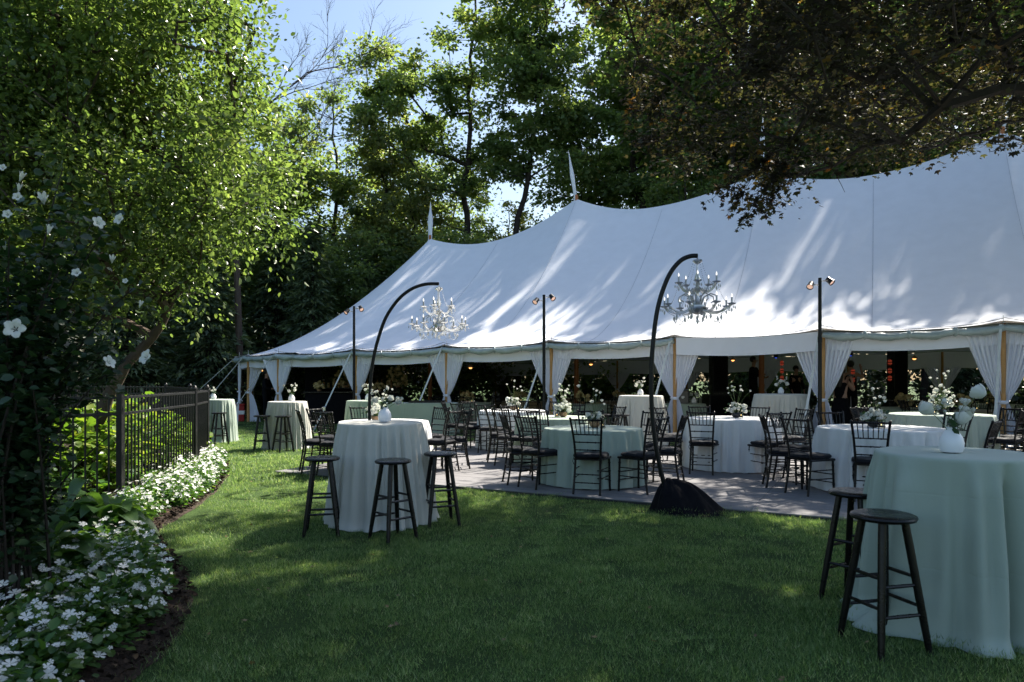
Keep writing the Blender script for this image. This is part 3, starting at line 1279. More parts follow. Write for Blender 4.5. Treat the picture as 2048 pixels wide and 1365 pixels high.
def cushion_mesh(r=.215, h=.055):
    mb = MB()
    prof = []
    n_ = 28
    for (f_, z) in [(0.02, .012), (.7, .004), (.93, .006), (1.0, .022), (1.0, .036), (.94, .052), (.7, .060), (.35, .058), (.02, .052)]:
        ring = []
        for k in range(n_):
            a = 2 * PI * k / n_
            c, s_ = math.cos(a), math.sin(a)
            p = 4.5
            rr = f_ * r / ((abs(c) ** p + abs(s_) ** p) ** (1 / p))
            ring.append((c * rr, s_ * rr * .98, z + .004 * math.sin(3 * a + f_ * 5) + (.003 * math.sin(a * 9) if f_ > .6 else 0)))
        prof.append(ring)
    vs = [v for r_ in prof for v in r_]
    fs = []
    for i in range(len(prof) - 1):
        for k in range(n_):
            fs.append((i * n_ + k, i * n_ + (k + 1) % n_, (i + 1) * n_ + (k + 1) % n_, (i + 1) * n_ + k))
    fs.append(tuple(range(n_ - 1, -1, -1)))
    fs.append(tuple(range((len(prof) - 1) * n_, len(prof) * n_)))
    return mb.add(vs, fs)


def chair_pieces():
    P_ = []
    H_ = .97
    for s_ in (-1, 1):
        mb = MB()
        pts = [(s_ * .175, -.255, 0), (s_ * .168, -.215, .22), (s_ * .162, -.185, .45)] + [tuple(p) for p in curve3((s_ * .162, -.185, .45), (s_ * .172, -.195, .70), (s_ * .205, -.295, H_))[1:]]
        mb.tube(pts, .0145, 8)
        for q in (.16, .32, .58, .72, .84):
            z = q * H_
            i = min(range(len(pts)), key=lambda k: abs(pts[k][2] - z))
            mb.ball(pts[i], .0185, 6, (1, 1, .6))
        mb.ball((s_ * .205, -.295, H_), .018, 6)
        P_.append(('leg', mb, 'black'))
    for s_ in (-1, 1):
        mb = MB()
        node_tube(mb, (s_ * .205, .195, 0), (s_ * .195, .185, .44), .0145, 8, (.3, .6, .85))
        P_.append(('leg', mb, 'black'))
    mb = MB()
    vs, fs = [], []
    for z in (.435, .455):
        vs += [(-.17, -.2, z), (.17, -.2, z), (.21, .2, z), (-.21, .2, z)]
    mb.add(vs, [(3, 2, 1, 0), (4, 5, 6, 7), (0, 1, 5, 4), (1, 2, 6, 5), (2, 3, 7, 6), (3, 0, 4, 7)])
    mb.tube([(-.21, .2, .445), (.21, .2, .445)], .016, 8).tube([(-.21, .2, .445), (-.168, -.2, .445)], .016, 8).tube([(.21, .2, .445), (.168, -.2, .445)], .016, 8)
    P_.append(('seat', mb, 'black'))
    cm = cushion_mesh()
    cm.v = [(x, y + .0, z + .457) for x, y, z in cm.v]
    # tie strings by the rear posts
    for s_ in (-1, 1):
        cm.tube([(s_ * .15, -.19, .48), (s_ * .18, -.22, .47), (s_ * .19, -.225, .42), (s_ * .175, -.215, .38)], .005, 4)
    P_.append(('cushion', cm, 'cushion'))

    def yb(z):
        u = (z - .45) / (H_ - .45)
        return -.185 * (1 - u) ** 2 - .195 * 2 * u * (1 - u) - .295 * u * u

    def xb(z):
        u = (z - .45) / (H_ - .45)
        return .162 * (1 - u) ** 2 + .172 * 2 * u * (1 - u) + .205 * u * u
    for nm, z, r in (('top_rail', .955, .0125), ('rail', .765, .009), ('rail', .665, .009), ('rail', .565, .009)):
        mb = MB()
        node_tube(mb, (-xb(z), yb(z), z), (xb(z), yb(z), z), r, 6, (.2, .5, .8))
        P_.append((nm, mb, 'black'))
    for k in range(6):
        u = (k + 1) / 7 * 2 - 1
        mb = MB()
        node_tube(mb, (u * xb(.765), yb(.765), .765), (u * xb(.955), yb(.955), .955), .0062, 5, (.5,))
        P_.append(('spindle', mb, 'black'))

    def post(s_, z, front):
        if front:
            return Vector((s_ * (.205 - .01 * z / .44), .195 - .01 * z / .44, z))
        u = z / .45
        return Vector((s_ * (.175 - .013 * u), -.255 + .07 * u, z))
    for z in (.30, .19):
        for s_ in (-1, 1):
            mb = MB()
            node_tube(mb, post(s_, z + .015, False), post(s_, z + .015, True), .0075, 5, (.3, .7))
            P_.append(('stretcher', mb, 'black'))
    for z in (.255, .15):
        for fr in (True, False):
            mb = MB()
            node_tube(mb, post(-1, z, fr), post(1, z, fr), .0075, 5, (.3, .7))
            P_.append(('stretcher', mb, 'black'))
    return P_


CP = chair_pieces()
chair0 = empty('banquet_chair', (0, 0, -50))
for nm, mb, mt in CP:
    mb.build(nm, M[mt], chair0)
# a one-piece version for the dim dining chairs under the tent
allmb = MB()
for nm, mb, mt in CP:
    allmb.add(mb.v, mb.f)
far_chair_mesh = allmb.mesh('dining_chair', M['black'])
first_chair = [True]


def chair(x, y, rz, label, group, z=deck_z + .001):
    if first_chair[0]:
        o_ = chair0
        first_chair[0] = False
    else:
        o_ = copy_tree(chair0)
    o_.location = (x, y, z)
    o_.rotation_euler = (0, 0, rz)
    tag(o_, label, 'chair', group)
    return o_


def cloth(r, h, hem, seed, nf=17, amp=.05, puddle=.04, nrow=40, name='tablecloth', extra=None, na=240):
    """a round cloth: flat top, soft edge, hanging folds that deepen towards the hem"""
    rr = random.Random(seed)
    ph = [rr.random() * 6.28 for _ in range(8)]
    rows = []
    mb = MB()
    top = [(.02, h), (.3 * r, h), (.6 * r, h), (.85 * r, h), (.96 * r, h - .0005), (r, h - .004), (r + .006, h - .012)]
    pts = []
    for (ri, z) in top:
        for i in range(na):
            a = 2 * PI * i / na
            pts.append((math.cos(a) * ri, math.sin(a) * ri, z + (.0012 * math.sin(a * 4 + ph[1]) * ri if ri < .9 * r else 0)))
    for j in range(1, nrow + 1):
        v = j / nrow
        for i in range(na):
            a = 2 * PI * i / na
            aw = a + .13 * math.sin(2 * a + ph[0]) + .07 * math.sin(5 * a + ph[1]) + .012 * math.sin(3.5 * v + ph[2])
            s1 = nf * aw + ph[3]
            w1 = 1.7 * abs(math.sin(s1 * .5)) ** .65 - 1.05            # rounded ridges with tight creases between
            w2 = .45 * math.sin(nf * 2.3 * aw + ph[4] + .8 * v) * min(1, 1.6 * (1 - v) + .3)
            loc = .55 + .45 * math.sin(3 * a + ph[5]) ** 2
            A = amp * (.28 + .72 * v ** .8) * loc
            flare = (hem - r) * v
            rad = r + .006 + flare + A * (w1 + w2) * min(1, v * 6)
            z = (h - .012) * (1 - v)
            if puddle and v > .9:
                q = (v - .9) / .1
                rad += puddle * .6 * q * q * (1 + .9 * math.sin(3 * a + ph[6]))
                z = z + .010 + .010 * q * math.sin(9 * a + ph[7])
            else:
                z = z + (.012 if puddle else .014 + .015 * v * w1)
            if extra:
                rad, z = extra(a, v, rad, z)
            pts.append((math.cos(a) * rad, math.sin(a) * rad, max(z, .006)))
    mb.grid(pts, na, len(top) + nrow, wrap=True)
    mb.f.append(tuple(range(na)))
    return mb


def table(kind, x, y, r, h, hem, mat, label, seed, z=0.0, nf=17, amp=.05, puddle=.04, group=None, extra=None):
    t = empty(kind, (x, y, z), 0, label, 'table', group)
    cloth(r, h, hem, seed, nf, amp, puddle, extra=extra).build('tablecloth', M[mat], t, angle=None)
    MB().lathe([(r - .02, h - .03), (r - .012, h - .02), (r - .02, h - .008)], 40).build('tabletop', M['wood'], t)
    mb = MB().tube([(0, 0, .03), (0, 0, h - .03)], .04, 10).lathe([(.28, 0), (.28, .02), (.05, .05)], 20)
    mb.build('pedestal', M['metal'], t)
    return t


def tailA(a, v, rad, z):
    """the near cloth trails out on the grass towards the left"""
    d = math.atan2(math.sin(a - 3.25), math.cos(a - 3.25))
    if v > .88 and abs(d) < .35:
        q = (v - .88) / .12
        rad += .16 * q * (math.cos(d / .35 * PI / 2)) ** 2
    return rad, z


def stool_pieces():
    P_ = []
    mb = MB().lathe([(.02, .715), (.14, .715), (.165, .722), (.172, .735), (.168, .745), (.15, .752), (.10, .750), (.02, .748)], 36)
    P_.append(('seat', mb))
    tops, bots = [], []
    for k in range(4):
        a = PI / 4 + k * PI / 2
        tp, bt = Vector((.105 * math.cos(a), .105 * math.sin(a), .72)), Vector((.225 * math.cos(a), .225 * math.sin(a), 0))
        tops.append(tp)
        bots.append(bt)
        P_.append(('leg', MB().tube([bt, bt.lerp(tp, .3), bt.lerp(tp, .8), tp], [.017, .021, .022, .021], 10)))
    for k in range(4):
        for u in ((.30, .52) if k % 2 == 0 else (.36, .58)):
            a_, b_ = bots[k].lerp(tops[k], u), bots[(k + 1) % 4].lerp(tops[(k + 1) % 4], u)
            P_.append(('rung', MB().tube([a_, a_.lerp(b_, .3), a_.lerp(b_, .7), b_], [.0085, .011, .011, .0085], 8)))
    return P_


stool0 = empty('bar_stool', (0, 0, 0))
for nm, mb in stool_pieces():
    mb.build(nm, M['stoolblack'], stool0)
first_stool = [True]


def stool(x, y, rz, label, group, z=0.0, sc_=1.0):
    o_ = stool0 if first_stool[0] else copy_tree(stool0)
    first_stool[0] = False
    o_.location = (x, y, z)
    o_.rotation_euler = (0, 0, rz)
    o_.scale = (sc_, sc_, sc_)
    return tag(o_, label, 'stool', group)


# ---------------------------------------------------------------- flowers
def bloom_mesh(name, mat, r=.045, rings=((.95, 9, .15), (.8, 8, .55), (.6, 7, .95), (.38, 5, 1.25), (.2, 4, 1.45))):
    """a full round flower of cupped overlapping petals"""
    vs, fs = [], []
    for (rr, n_, el) in rings:
        for k in range(n_):
            a = 2 * PI * k / n_ + rr * 7 + random.random() * .3
            b = len(vs)
            R_ = r * random.uniform(.92, 1.05)
            for j, (u, w) in enumerate(((0, .12), (.4, .36), (.8, .42), (1.0, .24))):
                for q in (-1, 0, 1):
                    e = -.5 + (el + .65) * u
                    rad = R_ * (.35 + .65 * rr) * math.cos(e * .9) + .0
                    rad = R_ * (rr * .35 + .75 * math.sin(min(PI * .55, (.35 + u * 1.2))) * rr)
                    z = R_ * (-.6 + (1.0 + (1 - rr) * .75) * u + .05 * abs(q))
                    aa = a + q * w * (.9 + (1 - rr))
                    vs.append((math.cos(aa) * rad, math.sin(aa) * rad, z + random.gauss(0, .03) * r))
            for j in range(3):
                for q in range(2):
                    p = b + j * 3 + q
                    fs.append((p, p + 1, p + 4, p + 3))
    mb = MB().add(vs, fs).ball((0, 0, -.1 * r), r * .72, 8)
    return mb.mesh(name, M[mat], angle=None)


BLOOM = [bloom_mesh('blossom', 'petal', .046) for _ in range(3)]
SMALLB = [bloom_mesh('blossom', 'petal', .024, ((.95, 7, .15), (.65, 6, .8), (.3, 4, 1.3))) for _ in range(2)]
CREAMB = [bloom_mesh('blossom', 'petal_cream', .055, ((.95, 8, .15), (.7, 7, .8), (.35, 5, 1.3))) for _ in range(2)]


def put(name, me, parent, loc, rot=(0, 0, 0), s=1.0):
    o_ = link(name, me, parent, loc)
    o_.rotation_euler = rot
    o_.scale = (s, s, s)
    return o_


VASE_P = [(.028, 0), (.052, .006), (.060, .03), (.062, .055), (.055, .085), (.036, .115), (.026, .130), (.027, .140), (.022, .140), (.020, .125), (.02, .02)]


def vase_mesh():
    return MB().lathe(VASE_P, 28).mesh('vase', M['vase'])


VASE = vase_mesh()


def tall_arr(x, y, z, label, blooms, sprigs=3, vs=1.0, seed=1, group='white vases of flowers on the cocktail tables', cat='flowers'):
    rr = random.Random(seed)
    t = empty('flower_vase', (x, y, z), rr.random() * 6 if False else 0, label, cat, group)
    put('vase', VASE, t, (0, 0, 0), s=vs)
    top = Vector((0, 0, .135 * vs))
    mb = MB()
    for (dx, dy, dz, s_) in blooms:
        e = Vector((dx, dy, dz))
        m_ = (top + e) / 2 + Vector((0, 0, .015))
        mb.tube(curve3(top - Vector((0, 0, .05)), m_, e, 6), .0022, 5)
        put('blossom', rr.choice(BLOOM), t, e, (rr.uniform(-.6, .6) - dy * 3, rr.uniform(-.4, .4) + dx * 6, rr.random() * 6), s_)
    for k in range(sprigs):
        a = rr.uniform(0, 6.28)
        e = Vector((math.cos(a) * rr.uniform(.06, .16), math.sin(a) * rr.uniform(.04, .1), .135 * vs + rr.uniform(.08, .22)))
        mb.tube(curve3(top - Vector((0, 0, .04)), (top + e) / 2 + Vector((0, 0, .04)), e, 6), .0016, 4)
        for q in range(3):
            put('blossom', rr.choice(SMALLB), t, e + Vector((rr.gauss(0, .018), rr.gauss(0, .018), rr.gauss(0, .018))), (rr.random() * 2, rr.random() * 2, 0), rr.uniform(.4, .8))
    mb.build('stems', M['stem'], t)
    n_ = 14
    P = np.array([list(top + Vector((rr.gauss(0, .025), rr.gauss(0, .025), rr.uniform(-.01, .06)))) for _ in range(n_)])
    link('leaves', leaf_mesh('leaves', P, rand_dirs(n_) + np.array([0, 0, .5]), rand_dirs(n_), rng.uniform(.03, .07, n_), LEAF6, M['leaf_hib']), t)
    return t


def low_arr(x, y, z, label, bowl='terracotta', w=.13, h=.24, n=34, wild=7, seed=1, cream=False, group='low flower bowls on the guest tables', airy=.35):
    rr = random.Random(seed)
    t = empty('flower_bowl', (x, y, z), 0, label, 'flowers', group)
    MB().lathe([(.03, 0), (.06, .012), (.075, .04), (.072, .07), (.066, .085), (.060, .083), (.02, .05)], 24).build('bowl', M[bowl], t)
    mb = MB()
    c = Vector((0, 0, .08))
    for k in range(n):
        a, u = rr.uniform(0, 6.28), rr.random() ** .5
        e = Vector((math.cos(a) * u * w, math.sin(a) * u * w, .10 + (h - .08) * rr.random() * (1.15 - u * .6)))
        mb.tube([c, (c + e) / 2, e], .002, 3)
        lib = CREAMB if cream else (SMALLB if rr.random() < .8 else BLOOM)
        put('blossom', rr.choice(lib), t, e, (rr.gauss(0, .6), rr.gauss(0, .6), rr.random() * 6), rr.uniform(.7, 1.35) * (.8 if lib is BLOOM else 1))
    for k in range(wild):
        a = rr.uniform(0, 6.28)
        e = Vector((math.cos(a) * rr.uniform(.05, .24), math.sin(a) * rr.uniform(.05, .2), .08 + h * rr.uniform(.8, 1.3) + airy * .3 * rr.random()))
        mb.tube(curve3(c, c + Vector((e.x * .25, e.y * .25, h * .8)), e, 7), .0018, 4)
        put('blossom', rr.choice(SMALLB), t, e, (rr.gauss(0, .3), rr.gauss(0, .3), 0), rr.uniform(.6, 1.1))
    mb.build('stems', M['stem'], t)
    n_ = 60
    P = np.stack([rng.normal(size=n_) * w * .5, rng.normal(size=n_) * w * .5, rng.uniform(.07, .07 + h * .6, n_)], 1)
    link('leaves', leaf_mesh('leaves', P, rand_dirs(n_) + P * 6 * np.array([1, 1, 0]), rand_dirs(n_) + np.array([0, 0, 1]), rng.uniform(.03, .08, n_), LEAF6, M['leaf_hib']), t)
    return t


def votive(x, y, z, label, group='glass votive candles on the tables', r=.035, h=.10):
    t = empty('candle_glass', (x, y, z), 0, label, 'candle', group)
    MB().lathe([(r, 0), (r, .008), (r, h), (r - .003, h), (r - .003, .01), (.004, .009)], 24).build('glass', M['clear_glass'], t)
    MB().lathe([(r * .7, .0105), (r * .7, .035), (.003, .037)], 16).build('candle', M['white_print'], t)
    MB().ball((0, 0, .047), .006, 6, (1, 1, 1.8)).build('flame', M['flame'], t)
    return t


# ---------------------------------------------------------------- cocktail tables
tA = S(1903, 322)
table('cocktail_table', tA[0] + .03, tA[1], .445, 1.05, .535, 'sage', 'tall round table in sage linen, nearest at the right edge, white vase on top', 3, nf=10, amp=.115, puddle=.05, group='cocktail tables', extra=tailA)
tall_arr(S(1893, 322)[0], tA[1] - .05, 1.052, 'white vase with four big round white flowers on the nearest sage table',
         [(-.17, -.02, .27, 1.05), (.05, -.02, .21, 1.0), (.17, .0, .37, 1.05), (.11, .03, .24, .9)], 5, 1.12, 4)
tB = S(761, 188)
table('cocktail_table', tB[0], tB[1], .435, 1.05, .55, 'ivory', 'tall round table in ivory linen alone on the lawn, three black stools around', 8, nf=19, amp=.075, puddle=.035, group='cocktail tables')
tall_arr(S(770, 188)[0], tB[1] - .02, 1.052, 'round white vase of pale flowers on the nearer ivory table on the lawn',
         [(-.10, 0, .23, .85), (.06, .02, .25, .8), (.15, 0, .21, .8), (-.14, .05, .12, .5)], 5, 1.15, 9)
tC = S(575, 92)
table('cocktail_table', tC[0], tC[1], .40, 1.03, .485, 'ivory', 'tall round ivory table far left in front of the second tent pole', 12, nf=20, amp=.08, group='cocktail tables')
tall_arr(S(583, 92)[0], tC[1], 1.032, 'white vase with two round blooms on the far ivory table at left', [(-.06, 0, .22, .8), (.07, 0, .24, .8), (.0, .02, .34, .7), (-.17, 0, .34, .4)], 3, 1.1, 14)
tD = S(432, 83)
table('cocktail_table', tD[0], tD[1], .40, 1.03, .46, 'sage', 'tall sage table half hidden behind the corner of the black fence', 15, nf=18, amp=.05, group='cocktail tables')
tall_arr(S(427, 83)[0], tD[1], 1.032, 'small white vase on the sage table behind the fence corner', [(-.04, 0, .2, .6), (.03, 0, .22, .7), (0, 0, .28, .5)], 2, 1.0, 16)
tE = S(732, 88)
table('cocktail_table', tE[0], tE[1], .43, 1.03, .50, 'sage_light', 'tall yellow-green draped table behind the left chandelier pole', 19, nf=14, amp=.05, group='cocktail tables')
tall_arr(S(736, 88)[0], tE[1], 1.032, 'white vase of bright white sprigs behind the left curved pole', [(-.06, 0, .24, .8), (.05, 0, .22, .7), (.0, .0, .34, .6), (-.12, 0, .32, .5)], 6, 1.1, 20)
tF = S(1282, 91)
table('cocktail_table', tF[0], tF[1], .47, 1.12, .56, 'ivory', 'tall ivory table between the right curved pole and the tent, behind the guest tables', 23, z=deck_z, nf=22, amp=.07, group='cocktail tables')
tall_arr(S(1281, 91)[0], tF[1], 1.155, 'slim white vase on the ivory table beside the right curved pole', [(-.09, 0, .22, .9), (.03, 0, .22, .8), (.08, .02, .38, .6)], 5, 1.05, 24)
tG = S(1561, 90)
table('cocktail_table', tG[0], tG[1], .55, 1.15, .64, 'ivory', 'tall ivory table under the tent opening left of the rightmost light stand', 27, z=deck_z, nf=24, amp=.07, group='cocktail tables')
tall_arr(S(1562, 90)[0], tG[1], 1.187, 'white vase with round green-white blooms on the tall ivory table below the red lanterns', [(-.10, 0, .20, .95), (.0, 0, .28, 1.0), (.13, 0, .22, 1.1), (-.08, .02, .38, .45)], 5, 1.05, 28)

# ---------------------------------------------------------------- guest tables and their chairs
GT = 'round guest tables on the dance floor'


def gtable(px, s, r, h, mat, label, seed, hem=None):
    x, y = S(px, s)
    table('guest_table', x, y, r, h, (hem or r + .05), mat, label, seed, z=deck_z, nf=18, amp=.08, puddle=0, group=GT)
    return x, y


g1 = gtable(1186, 140, .69, .78, 'sage', 'round sage table with brown flower bowl, nearest the right curved pole', 31)
g2 = gtable(1463, 120, .72, .83, 'white_cloth', 'round white table with black flower bowl, right of the right curved pole', 33)
g3 = gtable(1762, 150, .78, .83, 'white_cloth', 'round white table with black bowl behind the nearest sage table', 35)
g4 = gtable(1112, 112, .70, .80, 'sage_light', 'round pale sage table behind the sage table, glass of white flowers on top', 37)
g5 = gtable(1024, 93, .70, .81, 'white_cloth', 'round white table farthest back in the middle, near the middle light stand', 39)
g6 = gtable(1880, 113, .82, .86, 'sage', 'round sage table far right in front of the rightmost tent pole', 41)
g7 = gtable(768, 122, .72, .79, 'white_cloth', 'round white table mostly hidden behind the ivory table on the lawn', 43)

low_arr(S(1190, 140)[0], g1[1] + .05, deck_z + .782, 'brown bowl of white hydrangea and wild stems on the sage guest table', 'terracotta', .11, .22, 34, 9, 51, airy=.9)
votive(S(1207, 143)[0], g1[1] - .1, deck_z + .782, 'clear glass votive beside the brown flower bowl', r=.045, h=.13)
low_arr(S(1473, 120)[0], g2[1], deck_z + .832, 'black bowl of white flowers on the white table, stems reaching out', 'black_bowl', .15, .25, 42, 8, 53, airy=.6)
votive(S(1488, 122)[0], g2[1] - .05, deck_z + .832, 'glass votive beside the black bowl on the middle right white table', r=.035, h=.11)
low_arr(S(1754, 152)[0], g3[1] - .05, deck_z + .832, 'black bowl of small white blossoms next to an orange-lit glass', 'black_bowl', .15, .24, 44, 6, 55, airy=.5)
votive(S(1773, 155)[0], g3[1] - .18, deck_z + .832, 'smoky glass with an orange candle glow by the black bowl', r=.048, h=.12)
low_arr(S(1126, 112)[0], g4[1], deck_z + .802, 'tall airy bunch of tiny white flowers on the pale sage table', 'terracotta', .15, .30, 46, 12, 57, airy=.4)
votive(S(1114, 113)[0], g4[1] - .1, deck_z + .802, 'clear votive glass in front of the airy white bunch', r=.05, h=.13)
low_arr(S(1027, 93)[0], g5[1], deck_z + .812, 'bunch of white flowers with one tall round bloom on the farthest white table', 'terracotta', .14, .30, 38, 6, 59, airy=.7)
votive(S(1037, 94)[0], g5[1] - .1, deck_z + .812, 'clear votive glass on the farthest white table', r=.045, h=.12)
low_arr(S(1884, 113)[0], g6[1], deck_z + .862, 'white flower bunch standing on the far right sage table', 'black_bowl', .2, .48, 60, 8, 61, airy=.3)
votive(S(1885, 117)[0], g6[1] - .2, deck_z + .862, 'glass with amber candle on the far right sage table', r=.05, h=.15)
low_arr(S(750, 124)[0], g7[1] - .1, deck_z + .792, 'creamy white blossoms behind the round white vase', 'terracotta', .15, .26, 40, 6, 63, airy=.3)

CG = 'black chairs around the guest tables'


def ring(center, r, lst):
    for (deg, dr, tw, lab) in lst:
        a = math.radians(deg)
        R_ = r + .16 + dr
        x, y = center[0] + math.cos(a) * R_, center[1] + math.sin(a) * R_
        face = math.atan2(center[1] - y, center[0] - x) - PI / 2 + math.radians(tw)
        chair(x, y, face, lab, CG, deck_z + .001 if on_deck(x, y, -.1) else .002)


ring(g1, .69, [
    (262, .04, -12, 'black chair at the near side of the sage guest table, left of its pair'),
    (303, .12, 8, 'black chair at the near right of the sage guest table, beside the pole'),
    (208, .02, 14, 'black chair at the near left of the sage guest table, seen from its side'),
    (184, .16, 8, 'black chair at the left of the sage guest table, behind another chair'),
    (346, .14, -10, 'black chair at the right of the sage guest table, crossed by the curved pole'),
    (36, .10, 0, 'black chair on the far right side of the sage guest table'),
    (84, .14, 5, 'black chair on the far side of the sage guest table, behind its flowers'),
    (128, .10, 0, 'black chair on the far left side of the sage guest table')])
ring(g2, .72, [
    (226, .05, 20, 'black chair at the near left of the right-middle white table, turned three-quarters'),
    (288, .04, -4, 'black chair with square-on back at the near right of the right-middle white table'),
    (172, .15, 0, 'black chair at the left end of the right-middle white table by the tent pole'),
    (140, .14, 0, 'black chair at the far left of the right-middle white table'),
    (98, .16, 0, 'black chair at the far side of the right-middle white table behind the black bowl'),
    (52, .14, 0, 'black chair between the right-middle white table and the tall ivory table'),
    (6, .14, 10, 'black chair at the right end of the right-middle white table')])
ring(g3, .78, [
    (236, .04, 6, 'black chair at the near left of the white table behind the stools'),
    (196, .18, 12, 'black chair at the left of that white table, its seat towards the stools'),
    (168, .28, 0, 'black chair at the far left of the white table behind the stools'),
    (136, .20, 0, 'black chair beside the rightmost light stand at the white table'),
    (92, .16, 0, 'black chair on the far side of the white table with the orange-lit glass'),
    (312, .08, 0, 'black chair right behind the nearest white vase'),
    (20, .2, 0, 'black chair at the right side of the white table, behind the nearest sage table')])
ring(g4, .70, [
    (176, .12, 8, 'black chair at the left end of the pale sage table'),
    (214, .08, 10, 'black chair at the near left of the pale sage table, glossy back towards the camera'),
    (246, .02, -8, 'black chair at the near side of the pale sage table, left of its flowers'),
    (132, .12, 0, 'black chair on the far left of the pale sage table'),
    (74, .12, 0, 'black chair on the far side of the pale sage table'),
    (20, .14, 0, 'black chair at the right end of the pale sage table')])
ring(g5, .70, [
    (176, .34, 0, 'black chair farthest left at the back white table, pushed out onto the floor'),
    (205, .16, 10, 'black chair at the near left of the farthest white table'),
    (246, .16, 0, 'black chair at the near side of the farthest white table'),
    (140, .16, 0, 'black chair at the far left of the farthest white table'),
    (82, .16, 0, 'black chair behind the farthest white table, under its flowers'),
    (40, .16, 0, 'black chair at the far right of the farthest white table by the middle light stand')])
ring(g6, .82, [
    (142, .14, 0, 'black chair at the far left of the far right sage table'),
    (112, .14, 0, 'black chair on the far side of the far right sage table, left of its flowers'),
    (180, .10, 0, 'black chair at the left end of the far right sage table'),
    (296, .10, 10, 'black chair seen edge-on at the near side of the far right sage table'),
    (334, .12, 0, 'black chair at the near right of the far right sage table'),
    (12, .25, 0, 'black chair between the far right sage table and the tent pole'),
    (44, .2, 0, 'black chair on the far right of the far right sage table')])
ring(g7, .72, [
    (198, .18, 4, 'black chair left of the ivory table on the lawn, outermost of the left pair'),
    (228, .02, 8, 'black chair left of the ivory table on the lawn, inner one of the left pair'),
    (158, .22, 0, 'black chair behind the left pair of chairs by the ivory table'),
    (118, .16, 0, 'black chair on the far left of the hidden white table'),
    (52, .16, -6, 'black chair with its back to the green bar, right of the round white vase'),
    (344, .10, -8, 'black chair right of the ivory table on the lawn, nearer one'),
    (8, .26, 0, 'black chair right of the ivory table on the lawn, farther one')])
xx_, yy_ = S(2030, 118)
chair(xx_, yy_, 2.4, 'black chair cut by the right edge of the picture, in front of the tent curtain', CG)
xx_, yy_ = S(2012, 104)
chair(xx_ + .5, yy_, 1.2, 'black chair behind the one at the right picture edge', CG)

SG = 'round black bar stools at the cocktail tables'
stool(*S(1767, 357), .25, 'nearest black bar stool, in front of the sage table', SG)
stool(*S(1712, 296), .6, 'black bar stool behind the nearest stool, tucked left of the sage table', SG)
stool(*S(644, 206), .2, 'black bar stool at the left of the ivory table on the lawn', SG)
stool(*S(786, 213), .75, 'black bar stool in front of the ivory table on the lawn', SG)
stool(*S(881, 194), .35, 'black bar stool at the right of the ivory table on the lawn', SG)
stool(*S(566, 96), .8, 'black bar stool in front of the far ivory table', SG)
stool(*S(524, 95), .3, 'black bar stool at the left of the far ivory table', SG)
stool(*S(438, 87), .75, 'black bar stool in front of the sage table by the fence', SG)
stool(*S(1205, 96), .5, 'black bar stool left of the tall ivory table, outer one', SG, deck_z)
stool(*S(1243, 97), .1, 'black bar stool left of the tall ivory table, inner one', SG, deck_z)
stool(*S(1610, 93), .4, 'black bar stool at the right of the tall ivory table below the red lanterns', SG, deck_z)
stool(*S(652, 86), .4, 'black bar stool left of the yellow-green draped table', SG)

# ---------------------------------------------------------------- light stands
def light_stand(px, s, label, a1=.3, a2=.15):
    x, y = S(px, s)
    t = empty('light_stand', (x, y, 0), 0, label, 'spotlight stand', 'black twin-spot light stands before the tent')
    MB().tube([(0, 0, 0), (0, 0, 2.4), (0, 0, 3.68)], [.042, .040, .036], 12).lathe([(.26, 0), (.26, .012), (.05, .03)], 24).tube([(0, 0, 2.3), (0, 0, 2.42)], .045, 12).build('pole', M['pole_black'], t)
    for sgn, dx, dz, tilt, yaw in ((-1, -.20, -.15, 1.05, -.5), (1, .21, -.06, .95, .45)):
        br = MB().tube([(0, 0, 3.68 + dz - .02), (sgn * .09, -.02, 3.68 + dz)], .012, 8)
        br.tube([(sgn * .07, -.05, 3.68 + dz), (sgn * .13, -.08, 3.68 + dz), (sgn * .16, -.03, 3.68 + dz)], .009, 6).tube([(sgn * .07, .05, 3.68 + dz), (sgn * .13, .06, 3.68 + dz), (sgn * .16, .03, 3.68 + dz)], .009, 6)
        br.tube([(sgn * .07, -.05, 3.68 + dz), (sgn * .07, .05, 3.68 + dz)], .009, 6)
        br.build('bracket', M['metal'], t)
        d = Vector((sgn * .45, -.55, -.62)).normalized()
        q = d.to_track_quat('Z', 'Y').to_matrix()
        c = Vector((sgn * .20, -.01, 3.68 + dz))
        MB().lathe([(.035, -.075), (.055, -.065), (.060, .0), (.072, .085), (.064, .085), (.058, .06)], 20, c, q).build('lamp_head', M['pole_black'], t)
        MB().lathe([(.060, .066), (.035, .072), (.004, .074)], 20, c, q).build('lens', M['pinklamp'], t)
    return t


light_stand(708, 67.5, 'leftmost of the three black light stands with two small spotlights')
light_stand(1088, 78, 'middle black light stand with two small spotlights before the tent')
light_stand(1640, 93.5, 'rightmost and tallest-looking black light stand with two spotlights')

# ---------------------------------------------------------------- curved chandelier poles
def from_px(pts, s, x0):
    """picture positions to heights and offsets at the stand's own distance"""
    return [((px - x0) / s, 0, EYE - (py - HY) / s) for px, py in pts]


def smooth_path(p, k=5):
    p = [Vector(q) for q in p]
    out = []
    for i in range(len(p) - 1):
        a, b, c, d = p[max(i - 1, 0)], p[i], p[i + 1], p[min(i + 2, len(p) - 1)]
        for j in range(k):
            t = j / k
            out.append(.5 * ((2 * b) + (c - a) * t + (2 * a - 5 * b + 4 * c - d) * t * t + (3 * b - a - 3 * c + d) * t ** 3))
    out.append(p[-1])
    return out


def crystal_drop(mb, c, s=.02):
    mb.lathe([(.001, -s * 1.6), (s * .55, -s * .6), (s * .45, 0), (s * .12, s * .7), (.001, s)], 6, c)


